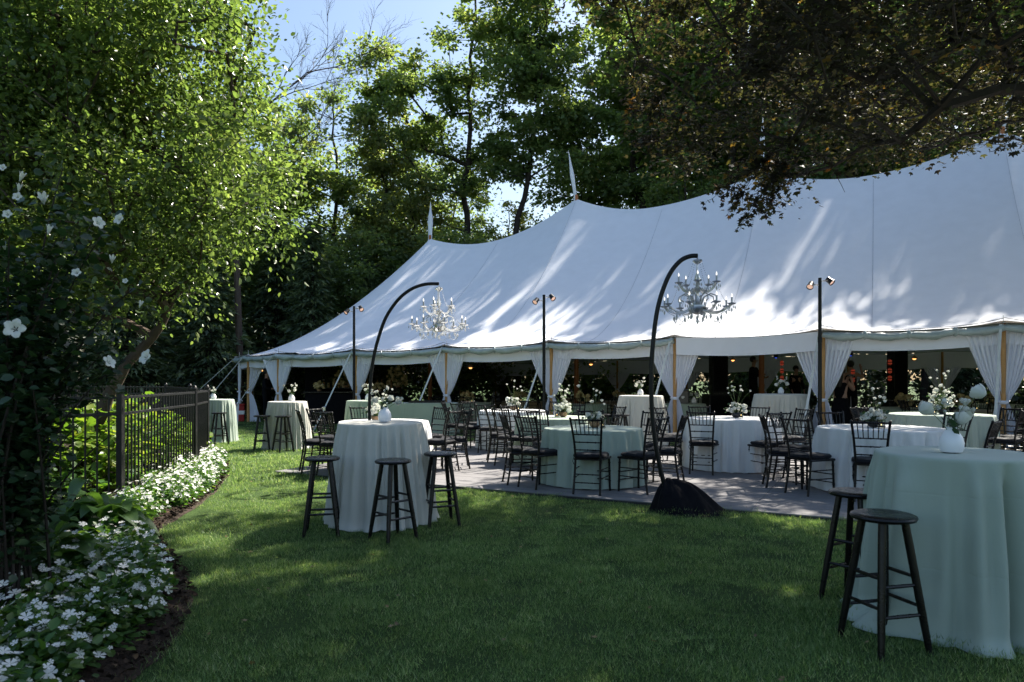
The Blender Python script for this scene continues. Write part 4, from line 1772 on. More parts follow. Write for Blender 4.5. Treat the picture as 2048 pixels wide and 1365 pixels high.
def beads(mb, a, b, sag, n, r=.0052):
    a, b = Vector(a), Vector(b)
    for i in range(n):
        u = i / (n - 1)
        p = a.lerp(b, u) - Vector((0, 0, sag * 4 * u * (1 - u)))
        mb.lathe([(.001, -r), (r, 0), (.001, r)], 5, p)


def chandelier(loc, label, sc_=1.0, cup=True):
    t = empty('chandelier', loc, .2, label, 'chandelier', 'crystal chandeliers hung from curved poles')
    t.scale = (sc_, sc_, sc_)
    # z=0 is the hook, everything hangs below
    mb = MB()
    mb.lathe([(.004, 0), (.01, -.02), (.05, -.03), (.058, -.045), (.03, -.07), (.012, -.08)], 16)
    mb.lathe([(.008, -.08), (.012, -.16), (.022, -.2), (.034, -.25), (.016, -.30), (.012, -.33), (.05, -.36), (.03, -.39), (.014, -.42), (.03, -.50), (.055, -.55), (.02, -.575)], 14)
    mb.lathe([(.015, -.57), (.10, -.575), (.115, -.60), (.07, -.64), (.02, -.66)], 18)
    mb.build('stem', M['crystal'], t)
    MB().lathe([(.05, -.545), (.085, -.555), (.088, -.585), (.05, -.59)], 18).build('hub', M['metal'], t)
    armm = []

    def arm(a, rad, z0, z1, dip):
        c, s_ = math.cos(a), math.sin(a)
        pts = []
        for i in range(15):
            u = i / 14
            r_ = .05 + (rad - .05) * u
            z = z0 + (z1 - z0) * u - dip * math.sin(PI * u ** .8) + .12 * dip * math.sin(2 * PI * u)
            pts.append((c * r_, s_ * r_, z))
        ar = MB().tube(pts, [.0135] * 15, 6)
        ar.lathe([(.003, -.012), (.03, -.008), (.05, .006), (.046, .010), (.008, .002)], 12, (c * rad, s_ * rad, z1))
        ao = ar.build('arm', M['crystal'], t)
        MB().tube([(c * rad, s_ * rad, z1), (c * rad, s_ * rad, z1 + .075)], .0105, 8).build('candle', M['candle'], ao)
        MB().lathe([(.004, 0), (.009, .012), (.007, .028), (.001, .045)], 8, (c * rad, s_ * rad, z1 + .076)).build('bulb', M['bulb'], ao)
        for k in range(4):
            b_ = 2 * PI * k / 4
            dr = MB()
            crystal_drop(dr, (c * rad + math.cos(b_) * .045, s_ * rad + math.sin(b_) * .045, z1 - .035), .016)
            dr.build('pendant', M['crystal'], ao)
        dr = MB()
        crystal_drop(dr, (c * rad, s_ * rad, z1 - .06), .022)
        dr.build('pendant', M['crystal'], ao)
    n_lo, n_up = 8, 5
    R1, R2 = .385, .22
    for k in range(n_lo):
        arm(2 * PI * k / n_lo + .1, R1, -.56, -.555, .085)
    for k in range(n_up):
        arm(2 * PI * k / n_up + .5, R2, -.36, -.30, .07)
    # upright scrolls of glass round the hub
    sc2 = MB()
    for k in range(n_lo):
        a = 2 * PI * k / n_lo + .1
        c, s_ = math.cos(a), math.sin(a)
        sc2.tube([(c * .04, s_ * .04, -.56), (c * .08, s_ * .08, -.46), (c * .15, s_ * .15, -.425), (c * .21, s_ * .21, -.45), (c * .22, s_ * .22, -.5), (c * .18, s_ * .18, -.52)], .008, 5)
    sc2.build('scroll', M['crystal'], t)
    def strand(*a_):
        q_ = MB()
        beads(q_, *a_)
        q_.build('bead_chain', M['crystal'], t)
    for k in range(n_up):
        a = 2 * PI * k / n_up + .5
        p = (math.cos(a) * R2, math.sin(a) * R2, -.30)
        strand((math.cos(a) * .05, math.sin(a) * .05, -.05), p, .10, 22)
        k2 = int(round((a - .1) / (2 * PI / n_lo)))
        a2 = 2 * PI * k2 / n_lo + .1
        strand(p, (math.cos(a2) * R1 * .95, math.sin(a2) * R1 * .95, -.565), .05, 20)
    for k in range(n_lo):
        a, b_ = 2 * PI * k / n_lo + .1, 2 * PI * (k + 1) / n_lo + .1
        rr_ = .27
        pa, pb = (math.cos(a) * rr_, math.sin(a) * rr_, -.66), (math.cos(b_) * rr_, math.sin(b_) * rr_, -.66)
        strand(pa, pb, .10, 22)
        strand((math.cos(a) * R1, math.sin(a) * R1, -.57), pa, .015, 12)
        strand((math.cos(a) * .1, math.sin(a) * .1, -.60), (math.cos(b_) * .1, math.sin(b_) * .1, -.60), .05, 8)
    for k in range(n_lo):
        a = 2 * PI * k / n_lo + .1
        pd = MB()
        crystal_drop(pd, (math.cos(a) * .27, math.sin(a) * .27, -.69), .028)
        pd.build('pendant', M['crystal'], t)
        pd = MB()
        crystal_drop(pd, (math.cos(a + .3) * .10, math.sin(a + .3) * .10, -.68), .022)
        pd.build('pendant', M['crystal'], t)
    pd = MB()
    crystal_drop(pd, (0, 0, -.72), .034)
    pd.build('pendant', M['crystal'], t)
    return t


sL, xL = 130.0, 741
xl, yl = S(xL, sL)
tl_ = empty('curved_pole_stand', (xl, yl, 0), 0, 'black curved pole holding the left chandelier, its foot behind the ivory table', 'pole stand', 'arched black chandelier poles')
MB().tube(smooth_path(from_px([(741, 955), (739, 840), (740, 780), (746, 722), (757, 676), (772, 635), (796, 600), (822, 579), (850, 569), (878, 568)], sL, xL)), .026, 12).build('pole', M['pole_black'], tl_)
MB().ball((0, 0, .0), .42, 14, (1, .8, .6)).build('base_cover', M['black_cloth'], tl_)
chandelier((xl + (878 - xL) / sL, yl, EYE - (572 - HY) / sL), 'left crystal chandelier hanging before the white tent roof', 1.08)
sR, xR = 177.0, 1336
xr, yr = S(xR, sR)
tr_ = empty('curved_pole_stand', (xr, yr, 0), 0, 'black curved pole with cloth-covered base at the dance floor edge, holding the right chandelier', 'pole stand', 'arched black chandelier poles')
MB().tube(smooth_path(from_px([(1345, 1022), (1331, 978), (1318, 925), (1308, 865), (1303, 800), (1303, 735), (1307, 678), (1314, 625), (1325, 583), (1341, 546), (1361, 522), (1380, 513), (1395, 512)], sR, xR)), .026, 12).build('pole', M['pole_black'], tr_)


def mound():
    mb = MB()
    na, nr = 90, 26
    pts = []
    cx = .12
    for j in range(nr):
        u = j / (nr - 1)
        for i in range(na):
            a = 2 * PI * i / na
            R_ = (.41 + .07 * math.cos(a - .2) + .03 * math.sin(3 * a + 1) + .02 * math.sin(7 * a) + .10 * max(0, math.cos(a + .1)) ** 12) * u
            pk = .33 * max(0, 1 - u ** 2.1) ** 1.1 + .04 * math.exp(-((u - .08) ** 2) / .01)
            f_ = .035 * math.sin(5 * a + 2.2 * math.sin(2 * a) + 2 * u) * u * (1 - u) * 3 + .014 * math.sin(11 * a + 3 * math.sin(3 * a) + 5 * u) * u * (1.2 - u) + .008 * math.sin(23 * a) * u * u
            pts.append((cx * u + .01 + math.cos(a) * R_, math.sin(a) * R_ * .85, max(.004, pk * (1 - u ** 4) + f_)))
    mb.grid(pts, na, nr, wrap=True)
    # the weights under the cloth
    for i, v in enumerate(mb.v):
        bx = .05 * math.exp(-(((v[0] - .22) / .14) ** 2 + ((v[1] + .1) / .14) ** 2)) + .06 * math.exp(-(((v[0] + .12) / .12) ** 2 + ((v[1] + .1) / .14) ** 2))
        mb.v[i] = (v[0], v[1], v[2] + bx * min(1, v[2] * 12))
    mb.build('base_cover', M['black_cloth'], tr_, angle=None)


mound()
chandelier((xr + (1395 - xR) / sR, yr, EYE - (515 - HY) / sR), 'right crystal chandelier hanging before the white tent roof', .98)

# ---------------------------------------------------------------- fence
FG = []
fz = 1.36


def fposts():
    ps = [S(-130, 225), S(-12, 204), S(240, 183), S(389, 133), S(414, 118)]
    ps += [(-6.9, 15.0), (-9.1, 18.4), (-12.2, 19.6), (-15.4, 20.6), (-18.6, 21.4)]
    return ps


FP = fposts()
fence = empty('metal_fence', (FP[2][0], FP[2][1], 0), 0, 'black metal picket fence along the planting bed, running back to the left', 'fence')
f0 = Vector((FP[2][0], FP[2][1], 0))
zoff = .05
pmb = MB().bbox((0, 0, fz / 2), (.062, .062, fz), .004)
pme = pmb.mesh('post', M['iron'], smooth=False)
cme = MB().lathe([(.045, 0), (.045, .014), (.034, .02), (.026, .028), (.03, .034), (.02, .052), (.002, .058)], 16).mesh('post_cap', M['iron'])
kme = MB().bbox((0, 0, .62), (.017, .017, 1.22), .002).mesh('picket', M['iron'], smooth=False)
kme2 = MB().bbox((0, 0, .55), (.017, .017, 1.06), .002).mesh('picket', M['iron'], smooth=False)
npk = 0
farmb = MB()
for i, (x, y) in enumerate(FP):
    a = link('post', pme, fence, Vector((x, y, 0)) - f0)
    c = link('post_cap', cme, a, (0, 0, fz))
for i in range(len(FP) - 1):
    a, b = Vector((FP[i][0], FP[i][1], 0)) - f0, Vector((FP[i + 1][0], FP[i + 1][1], 0)) - f0
    d = b - a
    ln = d.length
    rz = Matrix.Rotation(math.atan2(d.y, d.x), 3, 'Z')
    for z in (fz - .055, fz - .235, .17):
        MB().bbox((0, 0, 0), (ln - .05, .032, .032), .003).build('rail', M['iron'], fence, smooth=False, loc=(a + b) / 2 + Vector((0, 0, z)))
        fence.children[-1].rotation_euler = (0, 0, math.atan2(d.y, d.x))
    n_ = int(round(ln / .114))
    for k in range(1, n_):
        p = a.lerp(b, k / n_)
        if i < 7:
            o_ = link('picket', kme, fence, p + Vector((0, 0, .10)))
            o_.rotation_euler = (0, 0, math.atan2(d.y, d.x))
            npk += 1
        else:
            farmb.box(p + Vector((0, 0, .72)), (.017, .017, 1.22))
if farmb.v:
    tag(farmb.build('picket', M['iron'], fence, smooth=False), kind='stuff')
print('pickets', npk)
# ================================================================ VEGETATION
# big tree with upright stems behind the fence, left
make_tree('tree', (-5.75, 9.1), [(0, 0, 0), (.35, -.05, .9), (.95, -.1, 1.9), (1.6, -.2, 2.7), (2.0, -.3, 3.8)], .105,
          [(1.0, -.6, 4.3, 2.25, 1.7, 1.75), (.9, -.5, 6.3, 2.4, 1.9, 2.1), (-.9, -.2, 5.2, 1.9, 1.6, 2.3), (1.4, -.5, 3.35, 1.4, 1.1, .85), (.2, -.3, 2.9, 1.2, 1.0, .7)],
          1080, 108, .25, .068, 'leaf_tree', 'bark', LEAF6,
          'broad leafy tree with a leaning trunk behind the black fence, sunlit on its right', group=None, flat=1.3, droop=-.05, up=.6, lim_r=.0042, min_branch=1.9, bias=.8, gap=.15, gapscale=1.2,
          keep=lambda c: c[0] < float(np.interp(c[2], [2, 2.8, 3.6, 4.6, 6.5, 8.5], [1.3, 2.05, 2.88, 2.8, 2.45, 2.1])))
make_tree('tree', (-8.4, 9.6), [(0, 0, 0), (-.1, 0, 2), (.1, 0, 4.5), (.2, 0, 6.5)], .12,
          [(.3, 0, 4.6, 2.2, 2.0, 2.6), (0, 0, 7.0, 2.2, 2, 2.0), (0, 0, 2.8, 2.0, 1.6, 1.3)], 380, 80, .32, .085, 'leaf_tree', 'bark', LEAF6,
          'leafy tree at the far left edge behind the leaning tree', flat=.8, up=.55, lim_r=.007, bias=.8)

# red-leaved maple over the lawn, trunk out of frame at the right
MPX = (9.6, 11.2)


def mkeep(c):
    x, y, z = c[0] + MPX[0], c[1] + MPX[1], c[2]
    if y < .5:
        return False
    px, py = 1024 + x * F / y, HY - (z - EYE) * F / y
    # the low edge of the crown, in metres above the lawn, rising to the left and to the far right
    lo = float(np.interp(x, [0, 1.3, 2.6, 3.6, 4.4, 5.2, 6.5, 9, 14], [7.6, 5.5, 4.6, 4.35, 4.25, 4.7, 5.1, 5.6, 5.8]))
    lo += .14 * max(0, y - 9.5)
    left = 1.35 + max(0, (8 - z)) * -.05
    return z > lo and (z > 7.8 or x > left + .10 * (y - 9.5)) and not (y > 13.3 and x < 5.0)  # crown left open at the far left so sun reaches deck and lawn


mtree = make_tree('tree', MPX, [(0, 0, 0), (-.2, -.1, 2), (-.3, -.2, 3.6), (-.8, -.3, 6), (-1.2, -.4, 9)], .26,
          [(-3.2, -1.4, 7.0, 6.2, 4.9, 2.9), (-.3, 1.6, 8.3, 5.2, 4.6, 3.4), (-5.8, -.9, 5.5, 2.4, 2.4, 1.3), (-4.5, -2.0, 8.4, 5.5, 4.5, 2.0), (-7.5, -3.6, 9.2, 4.0, 4.5, 1.6)],  # last lobe added high overhead to shade the near planting bed
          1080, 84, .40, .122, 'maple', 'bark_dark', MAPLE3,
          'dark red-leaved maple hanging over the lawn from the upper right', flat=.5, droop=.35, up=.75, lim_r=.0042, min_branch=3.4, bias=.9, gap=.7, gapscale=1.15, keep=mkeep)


make_tree('tree', (12.4, 14.2), [(0, 0, 0), (-.3, -.2, 3), (-1.0, -.6, 6.5), (-2.2, -1.2, 9)], .30,  # unseen tree, added to keep sun and sky off the near lawn
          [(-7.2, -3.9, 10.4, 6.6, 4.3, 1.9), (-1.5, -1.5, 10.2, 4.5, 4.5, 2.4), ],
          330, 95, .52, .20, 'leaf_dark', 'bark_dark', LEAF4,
          'unseen tree added beside the maple, its high crown shading the near lawn', flat=.5, droop=.2, up=.8, lim_r=.008, min_branch=7, bias=.9, gap=1.3, gapscale=1.1,
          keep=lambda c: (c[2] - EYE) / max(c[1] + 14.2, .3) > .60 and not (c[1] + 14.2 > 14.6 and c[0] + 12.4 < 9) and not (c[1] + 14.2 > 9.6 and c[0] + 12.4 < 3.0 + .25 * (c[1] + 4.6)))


# hanging sprays with star leaves
def spray(root_px, tip_px, y, n, parent):
    a = Vector((*S(root_px[0], F / y), 0)) + Vector((0, 0, EYE - (root_px[1] - HY) * y / F))
    b = Vector((*S(tip_px[0], F / y), 0)) + Vector((0, 0, EYE - (tip_px[1] - HY) * y / F))
    o0 = Vector((MPX[0], MPX[1], 0))
    pts = curve3(a, (a + b) / 2 + Vector((0, 0, .25)), b, 10)
    tb_ = MB().tube([p - o0 for p in pts], [.012 - .009 * i / 9 for i in range(10)], 5)
    P_, D_ = [], []
    for _ in range(max(4, n // 7)):
        i = int(rng.integers(2, 10))
        p = pts[i] - o0
        d = (pts[i] - pts[i - 1]).normalized() + Vector((float(rng.normal()) * .7, float(rng.normal()) * .7, -.15 + float(rng.normal()) * .35))
        ln = float(rng.uniform(.16, .36))
        e = p + d.normalized() * ln
        m_ = (p + e) / 2 + Vector((0, 0, .03))
        tb_.tube([p, m_, e], [.004, .003, .0015], 3, caps=False)
        for q_ in range(7):
            u = (q_ + .6) / 7
            c = p.lerp(m_, u * 2) if u < .5 else m_.lerp(e, u * 2 - 1)
            P_.append(list(c))
            D_.append((d.x * .6 + float(rng.normal()) * .7, d.y * .6 + float(rng.normal()) * .7, -.5 + float(rng.normal()) * .35))
    tb_.build('branches', M['bark_dark'], parent)
    P_, D_ = np.array(P_), np.array(D_)
    U_ = rng.normal(size=P_.shape) * .5 + np.array([0, -.45, .7])
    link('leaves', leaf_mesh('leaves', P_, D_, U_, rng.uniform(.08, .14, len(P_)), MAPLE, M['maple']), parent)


spray((1560, 330), (1425, 398), 10.2, 70, mtree)
spray((1600, 330), (1500, 425), 10.0, 170, mtree)
spray((1590, 320), (1540, 400), 10.2, 170, mtree)
spray((1560, 300), (1480, 400), 10.3, 150, mtree)
spray((1650, 330), (1530, 415), 9.7, 90, mtree)
spray((1630, 310), (1470, 385), 10.5, 120, mtree)
spray((1560, 290), (1445, 370), 10.6, 110, mtree)
spray((1620, 300), (1690, 385), 10.1, 30, mtree)
spray((2040, 150), (2012, 275), 8.6, 26, mtree)
spray((1330, 180), (1300, 285), 10.4, 120, mtree)
spray((1380, 200), (1345, 290), 10.8, 90, mtree)
spray((1270, 120), (1262, 262), 10.2, 70, mtree)

# ---------------------------------------------------------------- forest
BG = 'tall woodland trees behind the tent'
# airy tall tree in the middle of the sky gap
make_tree('tree', (-2.6, 38), [(0, 0, 0), (.05, 0, 6), (0, 0, 9.5), (.15, 0, 14), (.4, 0, 19), (.6, 0, 24)], .26,
          [(-2.6, 0, 15.5, 3.4, 2.5, 3.0), (-4.2, 0, 18.0, 2.2, 2, 2.2), (.2, 0, 20.0, 2.0, 1.8, 3.4), (.8, .5, 14.0, 1.6, 1.6, 3.2), (-1.5, 0, 11.5, 2.4, 2, 1.2)],
          150, 150, .55, .22, 'leaf_forest', 'bark_dark', LEAF4, 'tall airy tree with a forked trunk against the sky, left of centre', group=BG, gap=.5, gapscale=1.6, lim_r=.016, min_branch=8, bias=1.0, up=.6)
make_tree('tree', (-.4, 36.5), [(0, 0, 0), (.2, 0, 7), (1.2, 0, 12), (1.9, 0, 17), (2.4, 0, 24)], .22,
          [(1.6, 0, 17.5, 2.3, 2, 4.5), (3.4, 0, 14.0, 1.6, 1.6, 2.2), (1.0, 0, 22, 2.6, 2, 2.6), (.0, 0, 13.5, 1.5, 1.5, 2.0)],
          190, 150, .55, .22, 'leaf_forest', 'bark_dark', LEAF4, 'slender tree leaning right, its bare lower trunk above the second tent dip', group=BG, gap=.35, gapscale=1.5, lim_r=.015, min_branch=8, bias=1.0, up=.6)
# leaning limb
dense = make_tree('tree', (-10, 39), [(0, 0, 0), (0, 0, 6), (.2, 0, 12), (0, 0, 17)], .22,
          [(0, 0, 14.6, 2.7, 2.5, 3.0), (-1.2, 0, 10.5, 2.8, 2.5, 3.5), (1.6, 0, 9.5, 2.6, 2.4, 3.2), (.4, 0, 6, 3.2, 2.6, 2.6)],
          255, 88, .55, .22, 'leaf_forest', 'bark_dark', LEAF4, 'round-topped dense tree left of the sky gap', group=BG, gap=.2, gapscale=1.7, lim_r=.012, min_branch=3, up=.6)
dense2 = make_tree('tree', (-6.6, 37.5), [(0, 0, 0), (0, 0, 6), (-.1, 0, 11), (0, 0, 15.5)], .20,
          [(-.2, 0, 14.2, 1.5, 1.5, 2.2), (.4, 0, 10.8, 2.6, 2.2, 2.6), (0, 0, 7.0, 2.9, 2.4, 2.8)],
          175, 85, .58, .22, 'leaf_forest2', 'bark_dark', LEAF4, 'narrower yellow-green tree right of the round-topped one', group=BG, gap=.2, gapscale=1.5, lim_r=.012, min_branch=3, up=.6)
big = make_tree('tree', (7.4, 38.5), [(0, 0, 0), (-.2, 0, 8), (-.6, 0, 13), (-.2, 0, 20), (.2, 0, 25)], .36,
          [(0, 0, 21, 4.4, 3.6, 4.8), (-1.6, 0, 15, 3.2, 3, 3.4), (2.6, 0, 15, 3.0, 3, 4.2), (.4, 0, 10, 3.8, 3, 3)],
          290, 115, .52, .27, 'leaf_forest', 'bark_dark', LEAF4, 'large dark tree with a thick trunk right of the leaning tree', group=BG, gap=.25, gapscale=2.0, lim_r=.014, min_branch=6, up=.6)
sparse = make_tree('tree', (12.2, 36.6), [(0, 0, 0), (-.2, 0, 8), (-.6, 0, 13), (-.2, 0, 20), (.2, 0, 24)], .34,
          [(0, 0, 20, 4.6, 3.8, 4.4), (-1.6, 0, 15, 3.4, 3, 3.2), (2.6, 0, 14.5, 3.2, 3, 4.0), (.4, 0, 10, 3.6, 3, 2.6)],
          205, 115, .48, .27, 'leaf_forest', 'bark_dark', LEAF4, 'gappy tall tree behind the third tent peak', group=BG, gap=.9, gapscale=1.5, lim_r=.018, min_branch=6, up=.6)
under = make_tree('tree', (-3.6, 35.6), [(0, 0, 0), (.1, 0, 3), (0, 0, 7)], .14,
          [(0, 0, 6.2, 2.6, 2.2, 3.0), (.3, 0, 3.2, 2.8, 2.2, 2.4)], 190, 90, .55, .20, 'leaf_forest', 'bark_dark', LEAF4, 'low dark tree just behind the leftmost tent peak', group='understory trees behind the tent', gap=.15, lim_r=.011, min_branch=1.5, up=.6)


def again(src, x, y, rz, s, label, group, mat=None, sz=None):
    c = copy_tree(src)
    c.location = (x, y, 0)
    c.rotation_euler = (0, 0, rz)
    c.scale = (s, s, sz or s)
    tag(c, label, 'tree', group)
    if mat:
        for ch in c.children:
            if ch.name.startswith('crown'):
                ch.material_slots[0].link = 'OBJECT'
                ch.material_slots[0].material = M[mat]
    return c


HID = 'leafy woodland tree lost among the others in the dark wood'
again(dense, -13.4, 40, 2.0, .98, 'dense tree rising behind the sunlit edge of the big left tree', BG)
again(dense2, -15.5, 36, 1.0, .95, 'yellow-green tree just right of the big left tree', BG)
again(dense, -17.5, 38, 4.0, 1.0, 'tree behind the big left tree, left of the bare twigs', BG)
again(dense2, 1.9, 40, 2.4, 1.02, 'pale yellow-green tree low behind the bare trunks', BG, 'leaf_forest2', .62)
again(dense2, .3, 42, .4, 1.1, 'yellow-green tree lit by the sun between the bare trunks', BG, 'leaf_forest2', .6)
again(dense, -3.6, 45, 2.2, .86, 'tree filling the low gap right of the leftmost tent peak', BG)
again(dense2, -.2, 44, 3.0, .78, 'yellow-green tree low behind the forked trunk', BG, 'leaf_forest2')
again(dense, -7.5, 46, 5.2, 1.0, 'second-row tree behind the narrow yellow-green one', BG)
again(dense, 4.3, 40.5, 1.0, 1.0, 'dense tree between the leaning tree and the thick-trunked one', BG)
again(sparse, 16.8, 35.0, 4.2, 1.0, 'large dark tree behind the right part of the tent roof', BG)
again(sparse, 22.0, 34.0, 1.2, 1.02, 'large dark tree behind the rightmost tent peak', BG)
again(sparse, 28, 30.5, 3.2, 1.05, 'large tree beyond the right edge of the picture', BG)
again(big, 10, 46, 5.2, 1.1, 'taller tree in the second row of the wood, right of centre', BG)
again(dense, 14.5, 42, 3.0, 1.15, 'dense second-row tree behind the maple branches', BG)
again(sparse, 23.6, 29.6, 2.6, .92, 'gappy tall tree added behind the tent to shade the right of its roof', BG)  # added to break up the sun on the lower right roof
again(big, 20, 42, .5, 1.1, 'tall second-row tree far right behind the tent', BG)
again(big, 17, 48, 1.9, 1.25, 'very tall tree in the third row, behind the maple', BG)
again(big, 24.5, 47, 3.9, 1.25, 'very tall tree in the third row, behind the right of the maple', BG)
again(big, 11.5, 50, 4.4, 1.3, 'very tall tree in the third row right of centre', BG)
again(big, 27, 40, 2.9, 1.1, 'tall second-row tree at the right edge', BG)
again(dense, 8.5, 34.5, .3, .72, 'lower tree close behind the tent right of the second peak', 'understory trees behind the tent')
again(dense, 18.8, 31.8, 1.3, .80, 'lower tree close behind the tent below the maple', 'understory trees behind the tent')
again(dense, 23.8, 30.2, 2.3, .85, 'lower tree close behind the rightmost tent peak', 'understory trees behind the tent')
again(under, -7.6, 35.0, 1, 1.0, 'low dark tree left of the leftmost tent peak', 'understory trees behind the tent')
again(under, -11.2, 35.2, 2, 1.02, 'low dark tree behind the spruces, left of the tent roof', 'understory trees behind the tent')
again(under, .4, 36.0, 3, .95, 'low dark tree right of the leftmost tent peak', 'understory trees behind the tent')
again(under, 5.2, 35.6, 4, 1.0, 'low tree behind the second tent peak', 'understory trees behind the tent')
again(under, 12.2, 33.8, 5, 1.0, 'low tree behind the third tent dip', 'understory trees behind the tent')
again(under, -15, 33.8, 5.5, 1.1, 'low dark tree behind the far fence', 'understory trees behind the tent')
for i, (x, y, s) in enumerate([(-21, 39, 1.05), (-26, 36, 1.1), (-30, 30, 1.1), (-24, 30, .9), (-20, 45, 1.2), (-28, 42, 1.2), (-34, 24, 1.0)]):
    again(dense if i % 2 else dense2, x, y, i * 1.1, s, HID, 'far trees of the wood', None if i % 3 else 'leaf_dark')


# bare twiggy tree beside the big left tree
def bare_tree():
    t = empty('tree', (-11.2, 29, 0), 0, 'bare twiggy branches against the sky beside the big left tree', 'tree')
    mb, tw = MB(), MB()
    MB().tube([(0, 0, 0), (-.2, 0, 6), (-.6, 0, 12.5)], [.16, .13, .07], 8).build('trunk', M['bark'], t)
    rr = random.Random(5)

    def grow(p, d, ln, r, dep):
        pts = [p]
        q = Vector(p)
        dd = Vector(d)
        for i in range(5):
            dd = (dd + Vector((rr.gauss(0, .16), rr.gauss(0, .12), rr.gauss(0.02, .12)))).normalized()
            q = q + dd * ln / 5
            pts.append(q.copy())
            if dep < 4 and i > 0:
                for _ in range(1 if dep < 1 else rr.choice([1, 1, 2])):
                    nd = (dd + Vector((rr.uniform(-.9, .9), rr.uniform(-.5, .5), rr.uniform(-.3, .6)))).normalized()
                    grow(q, nd, ln * rr.uniform(.42, .66), r * .55, dep + 1)
        (mb if dep < 2 else tw).tube(pts, [r * (1 - .13 * k) for k in range(6)], 4 if dep < 2 else 3, caps=False)
    grow(Vector((-.6, 0, 12.5)), (.35, 0, 1), 4.5, .06, 0)
    grow(Vector((-.5, 0, 11.0)), (.75, 0, .7), 4.6, .055, 0)
    grow(Vector((-.4, 0, 10.0)), (-.5, 0, 1), 4.0, .05, 0)
    grow(Vector((-.3, 0, 9.3)), (.9, 0, .55), 3.4, .045, 0)
    mb.build('branches', M['bark'], t)
    tw.build('twigs', M['bark'], t)


bare_tree()

sp1 = make_spruce('spruce', (-9.0, 31.5), 8.6, 1.9, 'slim spruce with its tip showing left of the leftmost tent peak', 'dark spruces beyond the lawn')
sp2 = make_spruce('spruce', (-12.6, 29), 7.2, 2.3, 'broad dark spruce left of the tent corner', 'dark spruces beyond the lawn', n=150)
SPL = ['broad spruce behind the far sage table', 'spruce left of the tent end, beside the guy ropes', 'spruce behind the middle of the far fence', 'spruce at the left end of the far fence', 'short spruce behind the tent end',
       'spruce behind the leaning trunk', 'spruce deep behind the fence at left', 'spruce just behind the left end of the tent']
for i, (x, y, s, k) in enumerate([(-15.2, 27.5, 1.0, 1), (-11.2, 33.2, 1.05, 0), (-18.2, 27, 1.1, 1), (-21.5, 25, 1.15, 1), (-7.0, 34.0, .85, 0), (-17, 31, 1.2, 0), (-24, 22, 1.2, 1), (-13.8, 31.6, 1.12, 1)]):
    c = copy_tree(sp2 if k else sp1)
    c.location = (x, y, 0)
    c.rotation_euler = (0, 0, i * 1.3)
    c.scale = (s, s, s)
    tag(c, SPL[i], 'tree', 'dark spruces beyond the lawn')


# dark leafy understorey closing the view under the trees, seen through the tent
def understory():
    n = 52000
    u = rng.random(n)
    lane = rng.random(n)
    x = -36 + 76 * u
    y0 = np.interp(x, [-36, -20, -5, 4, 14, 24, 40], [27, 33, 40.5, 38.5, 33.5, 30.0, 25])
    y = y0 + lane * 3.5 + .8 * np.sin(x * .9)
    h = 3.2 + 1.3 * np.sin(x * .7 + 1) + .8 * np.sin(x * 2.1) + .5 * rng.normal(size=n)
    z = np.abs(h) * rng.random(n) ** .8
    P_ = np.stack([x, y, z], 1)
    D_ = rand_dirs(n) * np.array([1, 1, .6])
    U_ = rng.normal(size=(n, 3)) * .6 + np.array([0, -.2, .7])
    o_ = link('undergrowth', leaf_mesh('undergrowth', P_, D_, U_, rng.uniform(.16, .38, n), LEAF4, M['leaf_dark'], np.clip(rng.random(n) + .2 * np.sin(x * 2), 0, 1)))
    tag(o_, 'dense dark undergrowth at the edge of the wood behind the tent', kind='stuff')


understory()

# ---------------------------------------------------------------- hibiscus at the left
HB = (-2.95, 3.95)


